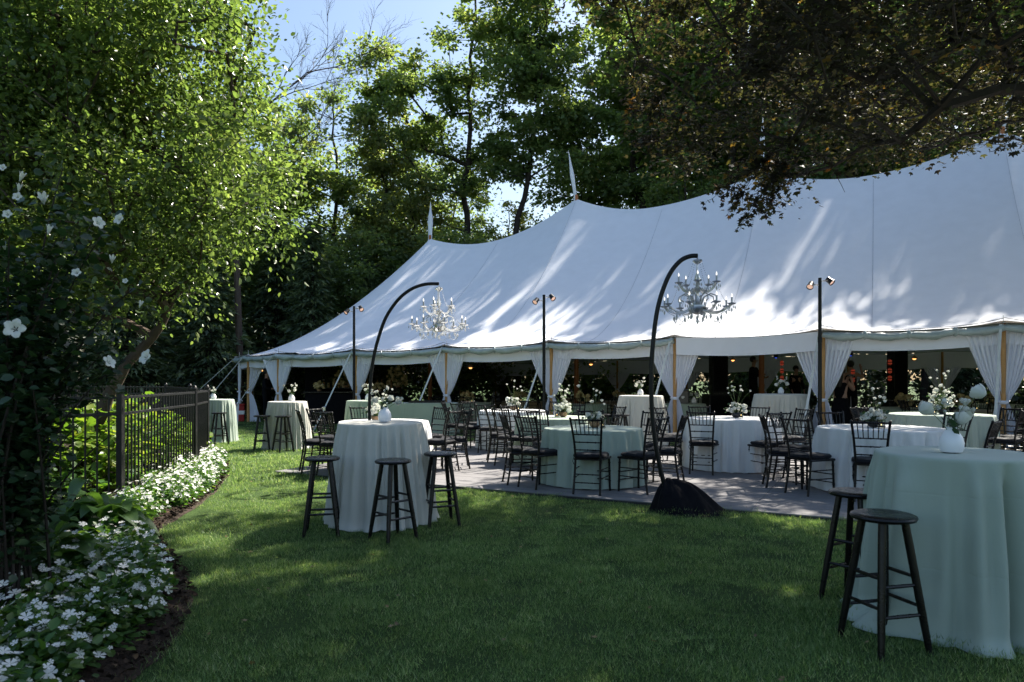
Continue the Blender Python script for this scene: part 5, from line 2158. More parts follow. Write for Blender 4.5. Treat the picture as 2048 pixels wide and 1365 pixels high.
def hibiscus():
    t = empty('hibiscus_bush', (HB[0], HB[1], 0), 0, 'tall dark hibiscus bush with big white flowers, close at the left edge', 'bush')
    st = MB()
    tips = []
    rr = random.Random(3)
    stems = [(.15 + .5 * rr.random(), rr.uniform(-.3, .5), 0) for _ in range(3)]
    P_, D_ = [], []
    ends = []
    for k in range(58):
        a = rr.uniform(0, 2 * PI)
        rad = rr.uniform(.15, .86)
        top = Vector((math.cos(a) * rad * 1.0 - .1, math.sin(a) * rad * .7, rr.uniform(1.0, 2.5) - .22 * max(0, math.cos(a))))
        b = Vector((rr.uniform(-.3, .25), rr.uniform(-.25, .25), 0))
        c = curve3(b, Vector((b.x * .6 + top.x * .35, b.y * .6 + top.y * .35, top.z * .7)), top, 12)
        st.tube(c, [.012 - .009 * i / 11 for i in range(12)], 5)
        ends.append(c)
    for tip in ((.55, .1, 2.45), (.66, -.05, 2.3), (.78, .05, 2.02), (.62, 0, 1.63), (.80, -.05, 1.62), (.35, .1, 2.72), (.5, 0, 1.25)):
        c = curve3(Vector((.1, 0, .3)), Vector((.2, 0, tip[2] * .75)), Vector(tip), 12)
        st.tube(c, [.010 - .007 * i / 11 for i in range(12)], 5)
        ends.append(c)
    for c in ends:
        for i in range(3, 12):
            for _ in range(24 if i < 11 else 12):
                if c[i].z < .55 + (.65 if c[i].x > .28 else 0) + .35 * max(0, c[i].x) + rr.gauss(0, .08):
                    continue
                P_.append(list(c[i] + Vector((rr.gauss(0, .075), rr.gauss(0, .07), rr.gauss(0, .07)))))
                a = rr.uniform(0, 2 * PI)
                D_.append((math.cos(a), math.sin(a), rr.uniform(-.5, .35)))
    st.build('branches', M['bark_dark'], t)
    P_, D_ = np.array(P_), np.array(D_)
    n = len(P_)
    print('hib', n)
    link('foliage', leaf_mesh('foliage', P_, D_, rng.normal(size=(n, 3)) * .45 + np.array([0, 0, .8]), rng.uniform(.038, .07, n), LEAF6, M['leaf_hib'], width=1.35), t)
    # flowers
    def fl(px, py, d, r, ry, rz, op=1.0):
        r = r * .88
        p = Vector(((px - 1024) / F * d, d, EYE - (py - HY) / F * d)) - Vector((HB[0], HB[1], 0))
        mb = MB()
        for k in range(5):
            a = 2 * PI * k / 5
            rows = []
            for j in range(6):
                u = j / 5
                for q in range(7):
                    v_ = (q - 3) / 3
                    w = .50 * math.sin(PI * (.12 + .80 * u)) ** .8 * (1.15 if u > .3 else .8)
                    rad = r * (.08 + .92 * u)
                    z = r * (op * .55 * (1 - u) ** 1.5 * -1 + .16 * math.sin(u * 3) + .05 * math.sin(v_ * 5 + k + u * 4) * u + .05 * (k % 2))
                    if op > 1.5:
                        rad *= .5
                        z = r * (-1 + u * 1.7)
                    edge_ = r * .06 * (1 - v_ * v_) * (u == 1)
                    aa = a + v_ * w * 1.25
                    rows.append((math.cos(aa) * (rad + edge_), math.sin(aa) * (rad + edge_), z))
            mb.grid(rows, 7, 6)
        mb.tube([(0, 0, -r * .5), (0, 0, r * .35)], [r * .04, r * .06], 6)
        o_ = mb.build('flower', M['petal'], t, angle=None, loc=p)
        o_.rotation_euler = (ry, 0, rz)
    fl(28, 657, 3.25, .052, 1.35, .35)
    fl(290, 714, 3.6, .046, 1.2, -.5)
    fl(219, 724, 3.5, .040, 1.1, 1.3)
    fl(86, 398, 3.3, .050, 1.2, .5, 1.8)
    fl(197, 445, 3.5, .036, 1.3, 1.0)
    fl(237, 438, 3.6, .034, 1.3, -.3)
    fl(224, 519, 3.6, .034, .9, .6, 1.7)
    fl(281, 608, 3.6, .026, .4, 1.3, 1.9)
    fl(43, 353, 3.2, .032, .6, 1.2, 1.9)
    fl(38, 375, 3.2, .028, .3, 1.2, 1.9)
    fl(34, 393, 3.3, .024, 1.3, .2)
    fl(14, 428, 3.2, .024, 1.3, .2)
    fl(98, 459, 3.4, .034, .35, 1.3, 1.9)
    fl(152, 545, 3.5, .026, 1.2, .2)
    fl(250, 562, 3.6, .016, 1.2, .2)
    fl(4, 335, 3.2, .020, 1.2, .2)


hibiscus()


# ---------------------------------------------------------------- hostas and shrubs
def hosta(x, y, label, h=.45, r=.5, n=42, mat='leaf_hosta', size=.24, group='hostas in the planting bed'):
    t = empty('hosta', (x, y, .04), random.random() * 6, label, 'plant', group)
    mb, stalk = MB(), MB()
    nl = n
    ids = []
    for k in range(n):
        a = k * 2.399 + random.gauss(0, .2)
        u = (k + 1) / n
        rad = r * (.15 + .85 * u ** .7)
        hh = h * (1.1 - .6 * u) * random.uniform(.8, 1.15)
        base = Vector((math.cos(a) * rad * .35, math.sin(a) * rad * .35, hh * .7))
        tip = Vector((math.cos(a) * rad, math.sin(a) * rad, hh * random.uniform(.45, .9)))
        stalk.tube([(0, 0, 0), base * .6 + Vector((0, 0, .03)), base], [.006, .004, .003], 4, caps=False)
        d = tip - base
        ln = size * random.uniform(.75, 1.2)
        w = Vector((-math.sin(a), math.cos(a), 0))
        rows = []
        for j in range(6):
            v = j / 5
            wd = ln * .36 * math.sin(PI * min(1, .10 + v * .9)) ** .8 if j < 5 else 0.002
            c = base + d.normalized() * ln * v + Vector((0, 0, ln * (.22 * math.sin(PI * v) - .10 * v * v)))
            for q in (-1, -.5, 0, .5, 1):
                rows.append(c + w * wd * q + Vector((0, 0, abs(q) * wd * .35)))
        mb.grid(rows, 5, 6)
        ids.append(k)
    me = mb.mesh('leaves', M[mat], angle=None)
    at = me.attributes.new('rnd', 'FLOAT', 'FACE')
    at.data.foreach_set('value', np.repeat(np.random.default_rng(n).random(nl), 20).astype(np.float32))
    link('leaves', me, t)
    stalk.build('stalks', M['stem'], t)
    return t


hs = [(130, 1090, 'hosta with broad leaves in the middle of the near bed'), (55, 1110, 'hosta at the left of the near bed under the hibiscus'), (215, 1090, 'hosta close to the white flowers, by the fence post'),
      (90, 1180, 'hosta in the shade behind the near white flowers'), (15, 1160, 'hosta at the left picture edge')]
for i, (px, py, lb) in enumerate(hs):
    x, y = G(px, py + 35)
    hosta(x, y, lb, .56, .46, 46 + i, size=.23)


def shrub(x, y, h, r, label, n=420, mat='leaf_hyd', size=.13, group='bright shrubs behind the fence', name='shrub', stems=12):
    t = empty(name, (x, y, .05), random.random() * 6, label, 'shrub', group)
    st = MB()
    for k in range(stems):
        a, u = random.uniform(0, 6.28), random.random() ** .5
        tip = Vector((math.cos(a) * r * u * .8, math.sin(a) * r * u * .8, h * random.uniform(.6, .95)))
        st.tube([(tip.x * .2, tip.y * .2, 0), (tip.x * .5, tip.y * .5, h * .4), tip], [.008, .006, .003], 4, caps=False)
    st.build('branches', M['bark'], t)
    d = rand_dirs(n)
    q = rng.random(n) ** .35
    P_ = np.stack([d[:, 0] * r * q, d[:, 1] * r * q, h * .5 + d[:, 2] * h * .5 * q], 1)
    P_[:, 2] = np.abs(P_[:, 2]) + .04
    D_ = d * np.array([1, 1, .3]) + rng.normal(size=(n, 3)) * .4
    link('foliage', leaf_mesh('foliage', P_, D_, rng.normal(size=(n, 3)) * .3 + np.array([0, 0, .9]) + d * .3, size * rng.uniform(.6, 1.25, n), LEAF6, M[mat], width=1.5), t)
    return t


SHL = ['sunlit yellow-green shrub right behind the tall fence post', 'sunlit shrub between the two front fence posts', 'shrub left of the tall fence post, large leaves', 'shrub behind the left fence panel',
       'shrub far left behind the pickets', 'low bright shrub near the second fence post', 'small shrub behind the fence near its corner', 'rounded shrub deep in the bed behind the first panel']
for i, (px, s_, h, r) in enumerate([(225, 150, 1.15, .55), (300, 132, .95, .55), (185, 158, 1.1, .55), (110, 165, .95, .55), (30, 172, .8, .6), (340, 118, .75, .5), (372, 108, .6, .4), (255, 125, 1.2, .7)]):
    x, y = S(px, s_)
    shrub(x, y, h, r, SHL[i], n=380)
for i, (px, s_, h, r) in enumerate([(150, 190, .45, .4), (60, 196, .5, .45), (300, 168, .3, .25)]):
    x, y = S(px, s_)
    shrub(x - .25, y + .3, h, r, ['low green plant just inside the fence at left', 'low green plant at the foot of the left pickets', 'small green plant beside the mulch path'][i], n=150, mat='leaf_imp', size=.08, group='low plants at the foot of the fence', name='plant', stems=5)


# ---------------------------------------------------------------- white impatiens along the edge
def impatiens(y0, y1, w0, w1, nplant, hgt, label, fl_per, lf_per, fsize, lsize):
    t = empty('white_impatiens', (0, 0, 0), 0)
    t['kind'] = 'stuff'
    t['label'] = label
    ys = rng.uniform(y0, y1, nplant)
    off = w0 + (w1 - w0) * rng.random(nplant)
    xs = np.array([edge_x(y) for y in ys]) - off
    hg = hgt * rng.uniform(.75, 1.2, nplant) * np.clip(.55 + off / (w0 + .35), 0, 1.15)
    n = nplant * lf_per
    k = np.repeat(np.arange(nplant), lf_per)
    d = rand_dirs(n)
    d[:, 2] = np.abs(d[:, 2])
    q = rng.random(n) ** .4
    R_ = .15
    P_ = np.stack([xs[k] + d[:, 0] * R_ * q, ys[k] + d[:, 1] * R_ * q, .05 + hg[k] * d[:, 2] * q], 1)
    a = link('foliage', leaf_mesh('foliage', P_, d * np.array([1, 1, .2]) + rng.normal(size=(n, 3)) * .3, d * .6 + np.array([0, 0, .6]) + rng.normal(size=(n, 3)) * .25, lsize * rng.uniform(.6, 1.3, n), LEAF6, M['leaf_imp'], width=1.1), t)
    n = nplant * fl_per
    k = np.repeat(np.arange(nplant), fl_per)
    d = rand_dirs(n)
    d[:, 2] = np.abs(d[:, 2]) + .15
    d = unit(d)
    P_ = np.stack([xs[k] + d[:, 0] * R_ * 1.03, ys[k] + d[:, 1] * R_ * 1.03, .06 + hg[k] * d[:, 2] * 1.06], 1)
    U_ = d * .8 + np.array([0, -.25, .5]) + rng.normal(size=(n, 3)) * .25
    D_ = np.cross(U_, rand_dirs(n))
    b = link('blossoms', leaf_mesh('blossoms', P_, D_, U_, fsize * rng.uniform(.45, 1.25, n), FLOWER, M['petal']), t)
    for o_ in (a, b):
        o_['kind'] = 'stuff'
    return t


impatiens(2.7, 5.9, .26, 1.1, 300, .28, 'dense white impatiens in flower along the near curved lawn edge', 5, 60, .052, .055)
impatiens(5.6, 8.2, .28, .62, 120, .24, 'white impatiens thinning along the bed below the fence post', 4, 50, .045, .05)
impatiens(8.0, 12.5, .14, .62, 190, .28, 'sunlit strip of white impatiens beside the fence corner', 9, 55, .045, .05)


# ---------------------------------------------------------------- grass
def tuft(name, n, rad, h, w, seed):
    r_ = np.random.default_rng(seed)
    P_ = np.stack([r_.normal(size=n) * rad, r_.normal(size=n) * rad, np.zeros(n)], 1)
    a = r_.uniform(0, 2 * PI, n)
    tilt = r_.uniform(.25, 1.1, n)
    D_ = np.stack([np.cos(a) * tilt, np.sin(a) * tilt, np.ones(n)], 1)
    U_ = r_.normal(size=(n, 3)) * .6 + np.stack([np.cos(a), np.sin(a), -tilt], 1) * -1
    hh = h * r_.uniform(.5, 1.2, n)
    me = leaf_mesh(name, P_, D_, U_, hh, BLADE, M['grass'], r_.random(n) * .98, width=w / hh)
    return me


def grass():
    srcs = []
    for i, (nb, rd, h, w) in enumerate([(400, .11, .042, .0034), (400, .12, .036, .0034), (160, .16, .055, .008)]):
        me = tuft('grass_tuft', nb, rd, h, w, 50 + i)
        o_ = link('grass_tuft', me, None, (-1.2 + .3 * i, 4.6 + i * .2, 0))
        tag(o_, 'short green grass blades of the lawn', kind='stuff')
        srcs.append(o_)
    pts = [[], [], []]
    r_ = random.Random(8)

    def scatter(y0, y1, dens, kinds, xl=None):
        area_x = lambda y: (-.78 * y - 1, .78 * y + 1)
        n = int(dens * (y1 - y0) * (1.56 * (y0 + y1) / 2 + 2))
        for _ in range(n):
            y = r_.uniform(y0, y1)
            lo, hi = area_x(y)
            x = r_.uniform(lo, hi)
            if y < 16 and x < edge_x(y) + .03:
                continue
            if y >= 16 and x < -14:
                continue
            if on_deck(x, y, -.03 + .11):
                continue
            pts[r_.choice(kinds)].append((x, y, 0))
    scatter(2.9, 6.0, 42, [0, 1])
    scatter(6.0, 10.0, 28, [0, 1])
    scatter(10.0, 17.0, 16, [0, 2, 2])
    scatter(17.0, 27.0, 7, [2])
    for i in range(3):
        if not pts[i]:
            continue
        n = len(pts[i])
        rot = np.stack([rng.normal(size=n) * .10, rng.normal(size=n) * .10, rng.uniform(0, 2 * PI, n)], 1)
        instancer('grass', pts[i], rot, rng.uniform(.65, 1.15, n), srcs[i], label='short green grass blades of the lawn')
    print('tufts', sum(len(p) for p in pts))


grass()

# a few fallen leaves on the grass
nF = 170
yy = rng.uniform(3.0, 14, nF)
xx = rng.uniform(-.6, .72, nF) * yy
ok = np.array([x > edge_x(y) + .1 and not on_deck(x, y, -.1) for x, y in zip(xx, yy)])
P_ = np.stack([xx, yy, rng.uniform(.035, .06, nF)], 1)[ok]
o = link('fallen_leaves', leaf_mesh('fallen_leaves', P_, rand_dirs(len(P_)) * np.array([1, 1, .3]), rng.normal(size=(len(P_), 3)) * .3 + np.array([0, 0, 1]), rng.uniform(.03, .06, len(P_)), MAPLE,
                                  leafmat('dry_leaf', [(0, (.10, .06, .03)), (1, (.25, .17, .07))], .2)))
tag(o, 'small dry leaves fallen on the lawn', kind='stuff')
# ================================================================ UNDER THE TENT
def inside(t, m):
    p = P0 + AX * t + NX * m
    return float(p[0]), float(p[1])


DG = 'dining tables under the tent'
dining = [(935, 62), (1040, 58), (1165, 66), (1240, 58), (1810, 76), (1925, 82), (1990, 66), (1130, 50), (1385, 50), (1862, 57)]
dn = ['left of the middle stand', 'behind the middle stand', 'right of the middle stand', 'under the second peak', 'below the right lanterns', 'nearest the rightmost curtains', 'inside the rightmost bay',
      'at the back left', 'at the back middle', 'at the back right']
DCG = 'dark chairs round the dining tables in the tent'
for i, ((px, s_), nm) in enumerate(zip(dining, dn)):
    x, y = S(px, s_)
    tb = empty('dining_table', (x, y, 0), 0, 'dim linen-covered dining table ' + nm, 'table', DG)
    cloth(.82, .76, .88, 80 + i, 15, .05, 0, nrow=14, na=110).build('tablecloth', M['tan_cloth' if i % 2 else 'sage_light'], tb, angle=None)
    nch = 8 if i < 7 else 6
    for k in range(nch):
        a = 2 * PI * k / nch + .3 * i
        cx, cy = x + math.cos(a) * 1.1, y + math.sin(a) * 1.1
        ch = link('dining_chair', far_chair_mesh, None, (cx, cy, .002))
        ch.rotation_euler = (0, 0, math.atan2(y - cy, x - cx) - PI / 2)
        side = ['right', 'far right', 'far', 'far left', 'left', 'near left', 'near', 'near right'][int(round(math.degrees(a % (2 * PI)) / 45)) % 8]
        tag(ch, 'dim chair on the ' + side + ' side of the dining table ' + nm, 'chair', DCG + ', table ' + str(['one', 'two', 'three', 'four', 'five', 'six', 'seven', 'eight', 'nine', 'ten', 'eleven'][i]))
    if i < 7:
        low_arr(x, y, .762, 'cream flower centrepiece on the dining table ' + nm, 'terracotta', .22, .36, 26, 0, 90 + i, cream=True, group='cream centrepieces under the tent')
        for q in range(2):
            a = 1.2 + q * 2.6 + i
            votive(x + math.cos(a) * .34, y + math.sin(a) * .3, .762, ('tall' if q else 'small') + ' lit candle glass on the dining table ' + nm, 'lit candles on the dining tables', .035, .22)

# bar at the left end: counter, dark back wall, shelf with bottles and flowers
bx, by = S(705, 60)


def bar():
    t = empty('bar_counter', (bx, by, 0), 0, 'black bar counter under the left end of the tent', 'bar')
    MB().bbox((0, 0, .53), (3.0, .55, 1.06), .01).build('front_panel', M['black_cloth'], t)
    MB().bbox((0, -.02, 1.085), (3.1, .65, .05), .01).build('counter_top', M['stoolblack'], t)
    s_ = empty('bar_shelf', (bx - .1, by + 1.3, 0), 0, 'dark back shelf behind the bar with amber bottles', 'shelf')
    MB().bbox((0, .2, .6), (2.7, .04, 1.2), .01).build('back_panel', M['black_cloth'], s_)
    for z in (.6, 1.2):
        MB().bbox((0, 0, z), (2.7, .4, .04), .006).build('shelf_board', M['stoolblack'], s_)
    for sx in (-1.34, 1.34):
        MB().bbox((sx, 0, .62), (.05, .4, 1.24), .006).build('side_panel', M['stoolblack'], s_)
    bm_ = MB().lathe([(.036, 0), (.038, .01), (.038, .15), (.030, .18), (.013, .21), (.013, .27), (.016, .27), (.014, .285), (.002, .285)], 14)
    me = bm_.mesh('bottle', M['amber'])
    cm_ = MB().lathe([(.045, 0), (.045, .17), (.04, .175), (.01, .17)], 14).mesh('pillar_candle', M['petal_cream'])
    for k in range(15):
        x_ = bx - 1.3 + k * .17 + random.uniform(-.02, .02)
        if k % 3 == 1:
            tag(link('pillar_candle', cm_, None, (x_, by + 1.3, 1.222)), 'pale pillar candle on the shelf behind the bar, %s in the row' % ['first', 'second', 'third', 'fourth', 'fifth', 'sixth', 'seventh', 'eighth', 'ninth', 'tenth', 'eleventh', 'twelfth', 'thirteenth', 'fourteenth', 'last'][k], 'candle', 'candles on the bar shelf')
        else:
            tag(link('bottle', me, None, (x_, by + 1.3, 1.222)), 'amber bottle on the shelf behind the bar, %s in the row' % ['first', 'second', 'third', 'fourth', 'fifth', 'sixth', 'seventh', 'eighth', 'ninth', 'tenth', 'eleventh', 'twelfth', 'thirteenth', 'fourteenth', 'last'][k], 'bottle', 'bottles on the bar shelf')
    w = empty('bar_screen', (S(616, 60)[0], by + .6, 0), 0, 'tall plain black screen at the left end of the bar', 'screen')
    MB().bbox((0, 0, 1.02), (.55, .06, 2.04), .008).build('panel', M['black_cloth'], w)
    MB().bbox((-.2, 0, .015), (.05, .4, .03), .004).bbox((.2, 0, .015), (.05, .4, .03), .004).build('foot', M['pole_black'], w)


bar()
for k, (px, sc_, z, lb) in enumerate([(672, .42, 1.222, 'big cream hydrangea arrangement above the bar, left one'), (782, .38, 1.222, 'big cream hydrangea arrangement above the bar, right one')]):
    low_arr(S(px, 60)[0], by + 1.3, z, lb, 'terracotta', sc_, .85, 60, 0, 120 + k, cream=True, group='big arrangements behind the bar')
low_arr(bx + .9, by - .05, 1.11, 'pink and cream flowers on the bar counter', 'terracotta', .2, .3, 22, 0, 125, cream=True, group='flowers on the bar counter')
low_arr(bx - 1.1, by - .05, 1.11, 'cream flowers with pillar candles at the left end of the bar counter', 'terracotta', .2, .3, 22, 0, 126, cream=True, group='flowers on the bar counter')


# long draped sage table
def draped(x, y, lx, ly, h, mat, label):
    t = empty('serving_table', (x, y, 0), 0, label, 'table')
    per = 2 * (lx + ly)
    n_ = 220
    rows = []
    for j in range(14):
        v = j / 13
        for i in range(n_):
            d = per * i / n_
            if d < lx:
                p, nn = (-lx / 2 + d, -ly / 2), (0, -1)
            elif d < lx + ly:
                p, nn = (lx / 2, -ly / 2 + d - lx), (1, 0)
            elif d < 2 * lx + ly:
                p, nn = (lx / 2 - (d - lx - ly), ly / 2), (0, 1)
            else:
                p, nn = (-lx / 2, ly / 2 - (d - 2 * lx - ly)), (-1, 0)
            w = (.012 * math.sin(d * 9) + .018 * math.sin(d * 4.3 + 1)) * v + .03 * v
            rows.append((p[0] + nn[0] * w, p[1] + nn[1] * w, h * (1 - v) + .01))
    mb = MB().grid(rows, n_, 14, wrap=True)
    mb.f.append(tuple(range(n_)))
    mb.build('tablecloth', M[mat], t, angle=30)
    MB().bbox((0, 0, h - .02), (lx - .04, ly - .04, .03)).build('tabletop', M['wood'], t)
    return t


sx_, sy_ = S(829, 73)
draped(sx_, sy_, 2.35, .75, .86, 'sage', 'long rectangular serving table in flat sage cloth before the left tent span')
tr = empty('tray', (sx_ + .35, sy_, .872), 0, 'flat black tray on the long sage serving table', 'tray')
MB().bbox((0, 0, .02), (1.0, .35, .03)).build('tray_body', M['stoolblack'], tr)
MB().bbox((0, -.17, .045), (1.0, .012, .03)).bbox((0, .17, .045), (1.0, .012, .03)).build('rim', M['stoolblack'], tr)
low_arr(sx_ - .42, sy_, .872, 'low bowl of pale flowers at the left of the long sage serving table', 'black_bowl', .12, .14, 20, 0, 130, group='flowers on the serving table')
hx, hy = S(1368, 72)
table('cocktail_table', hx, hy, .58, .84, .66, 'sage_light', 'shadowed sage table just inside the tent right of the right curved pole', 71, nf=13, amp=.05, puddle=0, group='cocktail tables')
tall_arr(S(1388, 72)[0], hy, .842, 'white vase with pale round flowers in shadow on the sage table inside the tent', [(-.07, 0, .24, 1.1), (.05, 0, .26, 1.0), (.1, 0, .2, .9)], 2, 1.2, 73, group='vases under the tent')
bo = empty('gift_box', (S(1361, 72)[0], hy + .1, .842), 0, 'grey box with a small white emblem on the shadowed sage table', 'box')
MB().bbox((0, 0, .17), (.42, .3, .34), .006).build('box_body', M['grey_board'], bo)
MB().lathe([(.045, 0), (.045, .003), (.01, .004)], 5, (.05, -.152, .17), Matrix.Rotation(PI / 2, 3, 'X')).box((.085, -.153, .18), (.03, .003, .05)).build('emblem', M['white_print'], bo)


# speakers
def speaker(px, s, w, h, z0, label):
    x, y = S(px, s)
    t = empty('loudspeaker', (x, y, z0), 0, label, 'loudspeaker', 'black loudspeakers under the tent')
    MB().bbox((0, 0, h / 2), (w, w * .9, h), .015).build('cabinet', M['black'], t)
    MB().bbox((0, -w * .455, h / 2), (w * .86, .012, h * .9), .004).build('grille', M['black_cloth'], t)
    for k in (-1, 1):
        MB().tube([(k * w * .5, -.05, h * .6), (k * (w * .5 + .03), 0, h * .6), (k * w * .5, .05, h * .6)], .01, 6).build('handle', M['pole_black'], t)


speaker(1437, 62, .5, 1.5, 1.05, 'tall black loudspeaker column above a black cabinet')
speaker(1440, 62, .95, 1.04, 0, 'wide black subwoofer cabinet under the loudspeaker column')
speaker(1795, 58, .5, 1.9, .8, 'black loudspeaker column behind the rightmost red lanterns')
speaker(1795, 58.2, .9, .79, 0, 'wide black cabinet under the right loudspeaker column')
st = empty('stage', (*S(1560, 56), 0), ang, 'low black stage under the tent behind the performers', 'stage')
MB().bbox((0, .3, .38), (5.2, 2.6, .06), .01).build('platform', M['black_cloth'], st)
MB().bbox((0, -.98, .18), (5.2, .03, .34), .004).build('skirt', M['black_cloth'], st)


# people -----------------------------------------------------------------
def skin_mesh(name, verts, edges, radii, mat, parent, sub=1):
    import bmesh
    bm = bmesh.new()
    lay = bm.verts.layers.skin.verify()
    vs = []
    for i, (p, r) in enumerate(zip(verts, radii)):
        v = bm.verts.new(p)
        v[lay].radius = (r, r) if not isinstance(r, tuple) else r
        v[lay].use_root = (i == 0)
        vs.append(v)
    for a, b in edges:
        bm.edges.new((vs[a], vs[b]))
    me = bpy.data.meshes.new(name)
    bm.to_mesh(me)
    bm.free()
    me.materials.append(mat)
    o_ = link(name, me, parent)
    k = o_.modifiers.new('Skin', 'SKIN')
    k.use_smooth_shade = True
    s_ = o_.modifiers.new('Sub', 'SUBSURF')
    s_.levels = s_.render_levels = sub
    return o_


def person(x, y, z, rz, label, armR, armL, dress=False, hairlen=.0, h=1.0, sleeves=True, mat='black_cloth', head_tilt=(0, 0)):
    """faces local -Y. arm = (elbow, wrist, hand tip) in local metres for a 1.75 m figure"""
    t = empty('person', (x, y, z), rz, label, 'person')
    t.scale = (h, h, h)
    hx_, hy_ = head_tilt
    V = [(0, 0, .95), (0, .01, 1.15), (0, .0, 1.36), (0, .0, 1.46), (0, -.01 + hy_ * .3, 1.53), (hx_ * .5, -.02 + hy_, 1.60), (hx_, -.03 + hy_, 1.70)]
    R_ = [(.15, .11), (.125, .095), (.15, .10), (.07, .06), (.052, .055), (.065, .082), (.070, .088)]
    E = [(0, 1), (1, 2), (2, 3), (3, 4), (4, 5), (5, 6)]
    for sgn, arm in ((-1, armR), (1, armL)):
        b = len(V)
        V += [(sgn * .17, .0, 1.40), arm[0], arm[1], arm[2]]
        R_ += [.055, .042, .028, (.034, .018)]
        E += [(2, b), (b, b + 1), (b + 1, b + 2), (b + 2, b + 3)]
    for sgn in (-1, 1):
        b = len(V)
        V += [(sgn * .095, 0, .86), (sgn * .10, -.01, .48), (sgn * .105, .03, .09), (sgn * .115, -.13, .035)]
        R_ += [.088, .058, .040, (.035, .028)]
        E += [(0, b), (b, b + 1), (b + 1, b + 2), (b + 2, b + 3)]
    skin_mesh('body', V, E, R_, M['skin'], t)
    # face
    fx, fy = hx_, hy_
    f = MB()
    f.ball((fx, fy - .125, 1.645), .014, 6, (.8, 1.1, 1.5))
    f.build('nose', M['skin'], t)
    ey = MB()
    for s_ in (-1, 1):
        ey.ball((fx + s_ * .03, fy - .108, 1.672), .008, 6)
    ey.build('eyes', M['hair'], t)
    MB().ball((fx, fy - .108, 1.608), .016, 6, (1.2, .4, .35)).build('mouth', M['red'], t)
    # hands: five fingers on each
    for arm in (armR, armL):
        w, tip = Vector(arm[1]), Vector(arm[2])
        d = (tip - w).normalized()
        sd = d.orthogonal().normalized()
        fm = MB()
        for k in range(4):
            o0 = tip + sd * (k - 1.5) * .016
            fm.tube([o0 - d * .02, o0 + d * .03, o0 + d * (.055 if k in (1, 2) else .045) + d.cross(sd) * .02], [.0085, .008, .006], 6)
        o0 = w.lerp(tip, .5) - sd * .025
        fm.tube([o0, o0 - sd * .025 + d * .025, o0 - sd * .02 + d * .05], [.010, .009, .006], 6)
        fm.build('fingers', M['skin'], t)
    # clothes follow the body
    CV, CR, CE = list(V[:4]), [(.172, .13), (.15, .115), (.175, .125), (.082, .072)], [(0, 1), (1, 2), (2, 3)]
    for sgn, arm in ((-1, armR), (1, armL)):
        b = len(CV)
        if sleeves:
            CV += [(sgn * .17, .0, 1.40), arm[0], tuple(Vector(arm[0]).lerp(Vector(arm[1]), .9))]
            CR += [.072, .056, .040]
            CE += [(2, b), (b, b + 1), (b + 1, b + 2)]
        else:
            CV += [(sgn * .15, .0, 1.40)]
            CR += [.065]
            CE += [(2, b)]
    if not dress:
        for sgn in (-1, 1):
            b = len(CV)
            CV += [(sgn * .095, 0, .86), (sgn * .10, -.01, .48), (sgn * .105, .03, .10)]
            CR += [.108, .082, .07]
            CE += [(0, b), (b, b + 1), (b + 1, b + 2)]
    skin_mesh('clothes', CV, CE, CR, M[mat], t)
    if dress:
        MB().lathe([(.15, 1.05), (.19, .92), (.22, .6), (.27, .25), (.31, .06), (.29, .05), (.1, .5)], 24, caps=False).build('skirt', M[mat], t)
    hm = MB().ball((fx, fy + .012, 1.70), .105, 12, (.92, 1.05, 1.02))
    hm.v = [v for v in hm.v]
    keepf = []
    for fce in hm.f:
        c = sum((Vector(hm.v[i]) for i in fce), Vector()) / len(fce)
        if c.y < fy - .045 and c.z < 1.735:
            continue
        keepf.append(fce)
    hm.f = keepf
    if hairlen:
        hm.tube([(fx, fy + .07, 1.70), (fx, fy + .10, 1.55), (fx, fy + .10, 1.55 - hairlen)], [.08, .09, .05], 12)
    hm.build('hair', M['hair'], t)
    return t


px_, py_ = S(1682, 84)
w1 = person(px_, py_, 0, -.9 + PI, 'woman in a black dress holding up a phone by the rightmost light stand', ((-.22, -.16, 1.22), (-.10, -.34, 1.42), (-.06, -.38, 1.50)), ((.22, -.18, 1.22), (.08, -.36, 1.42), (.04, -.40, 1.50)), dress=True, hairlen=.25, sleeves=False, h=1.02, head_tilt=(0, -.02))
ph = empty('phone', (0, 0, 0), 0, 'phone held up in both hands by the woman in the black dress', 'phone')
rw = Matrix.Rotation(-.9 + PI, 3, 'Z')
pp = rw @ Vector((-.01, -.45, 1.56)) * 1.02
ph.location = (px_ + pp.x, py_ + pp.y, pp.z)
ph.rotation_euler = (0, 0, -.9 + PI)
MB().bbox((0, 0, 0), (.155, .012, .075), .003).build('phone_body', M['phone'], ph)
MB().box((0, .0075, 0), (.14, .002, .066)).build('screen', M['black'], ph)
person(*S(533, 57), 0, 1.5, 'server in black standing under the left end of the tent', ((-.24, -.08, 1.14), (-.18, -.28, 1.12), (-.16, -.36, 1.13)), ((.24, -.05, 1.12), (.18, -.26, 1.08), (.15, -.35, 1.08)), h=1.06)
person(*S(1507, 59), .41, .8, 'performer in black standing on the stage beside the orange mast', ((-.24, -.10, 1.16), (-.10, -.32, 1.18), (-.03, -.36, 1.20)), ((.24, -.10, 1.14), (.16, -.34, 1.10), (.12, -.40, 1.12)), h=1.05)
person(*S(1592, 57.5), .2, .1, 'dark-clothed man behind the red lanterns', ((-.24, 0, 1.12), (-.22, -.15, .92), (-.21, -.2, .84)), ((.24, 0, 1.12), (.22, -.15, .92), (.21, -.2, .84)), h=1.0)
person(*S(1702, 66), .2, 2.4, 'person in black raising one bare arm behind the woman with the phone', ((-.30, -.12, 1.30), (-.20, -.25, 1.55), (-.17, -.28, 1.64)), ((.24, -.1, 1.14), (.16, -.3, 1.2), (.12, -.36, 1.2)), sleeves=False, h=1.05)

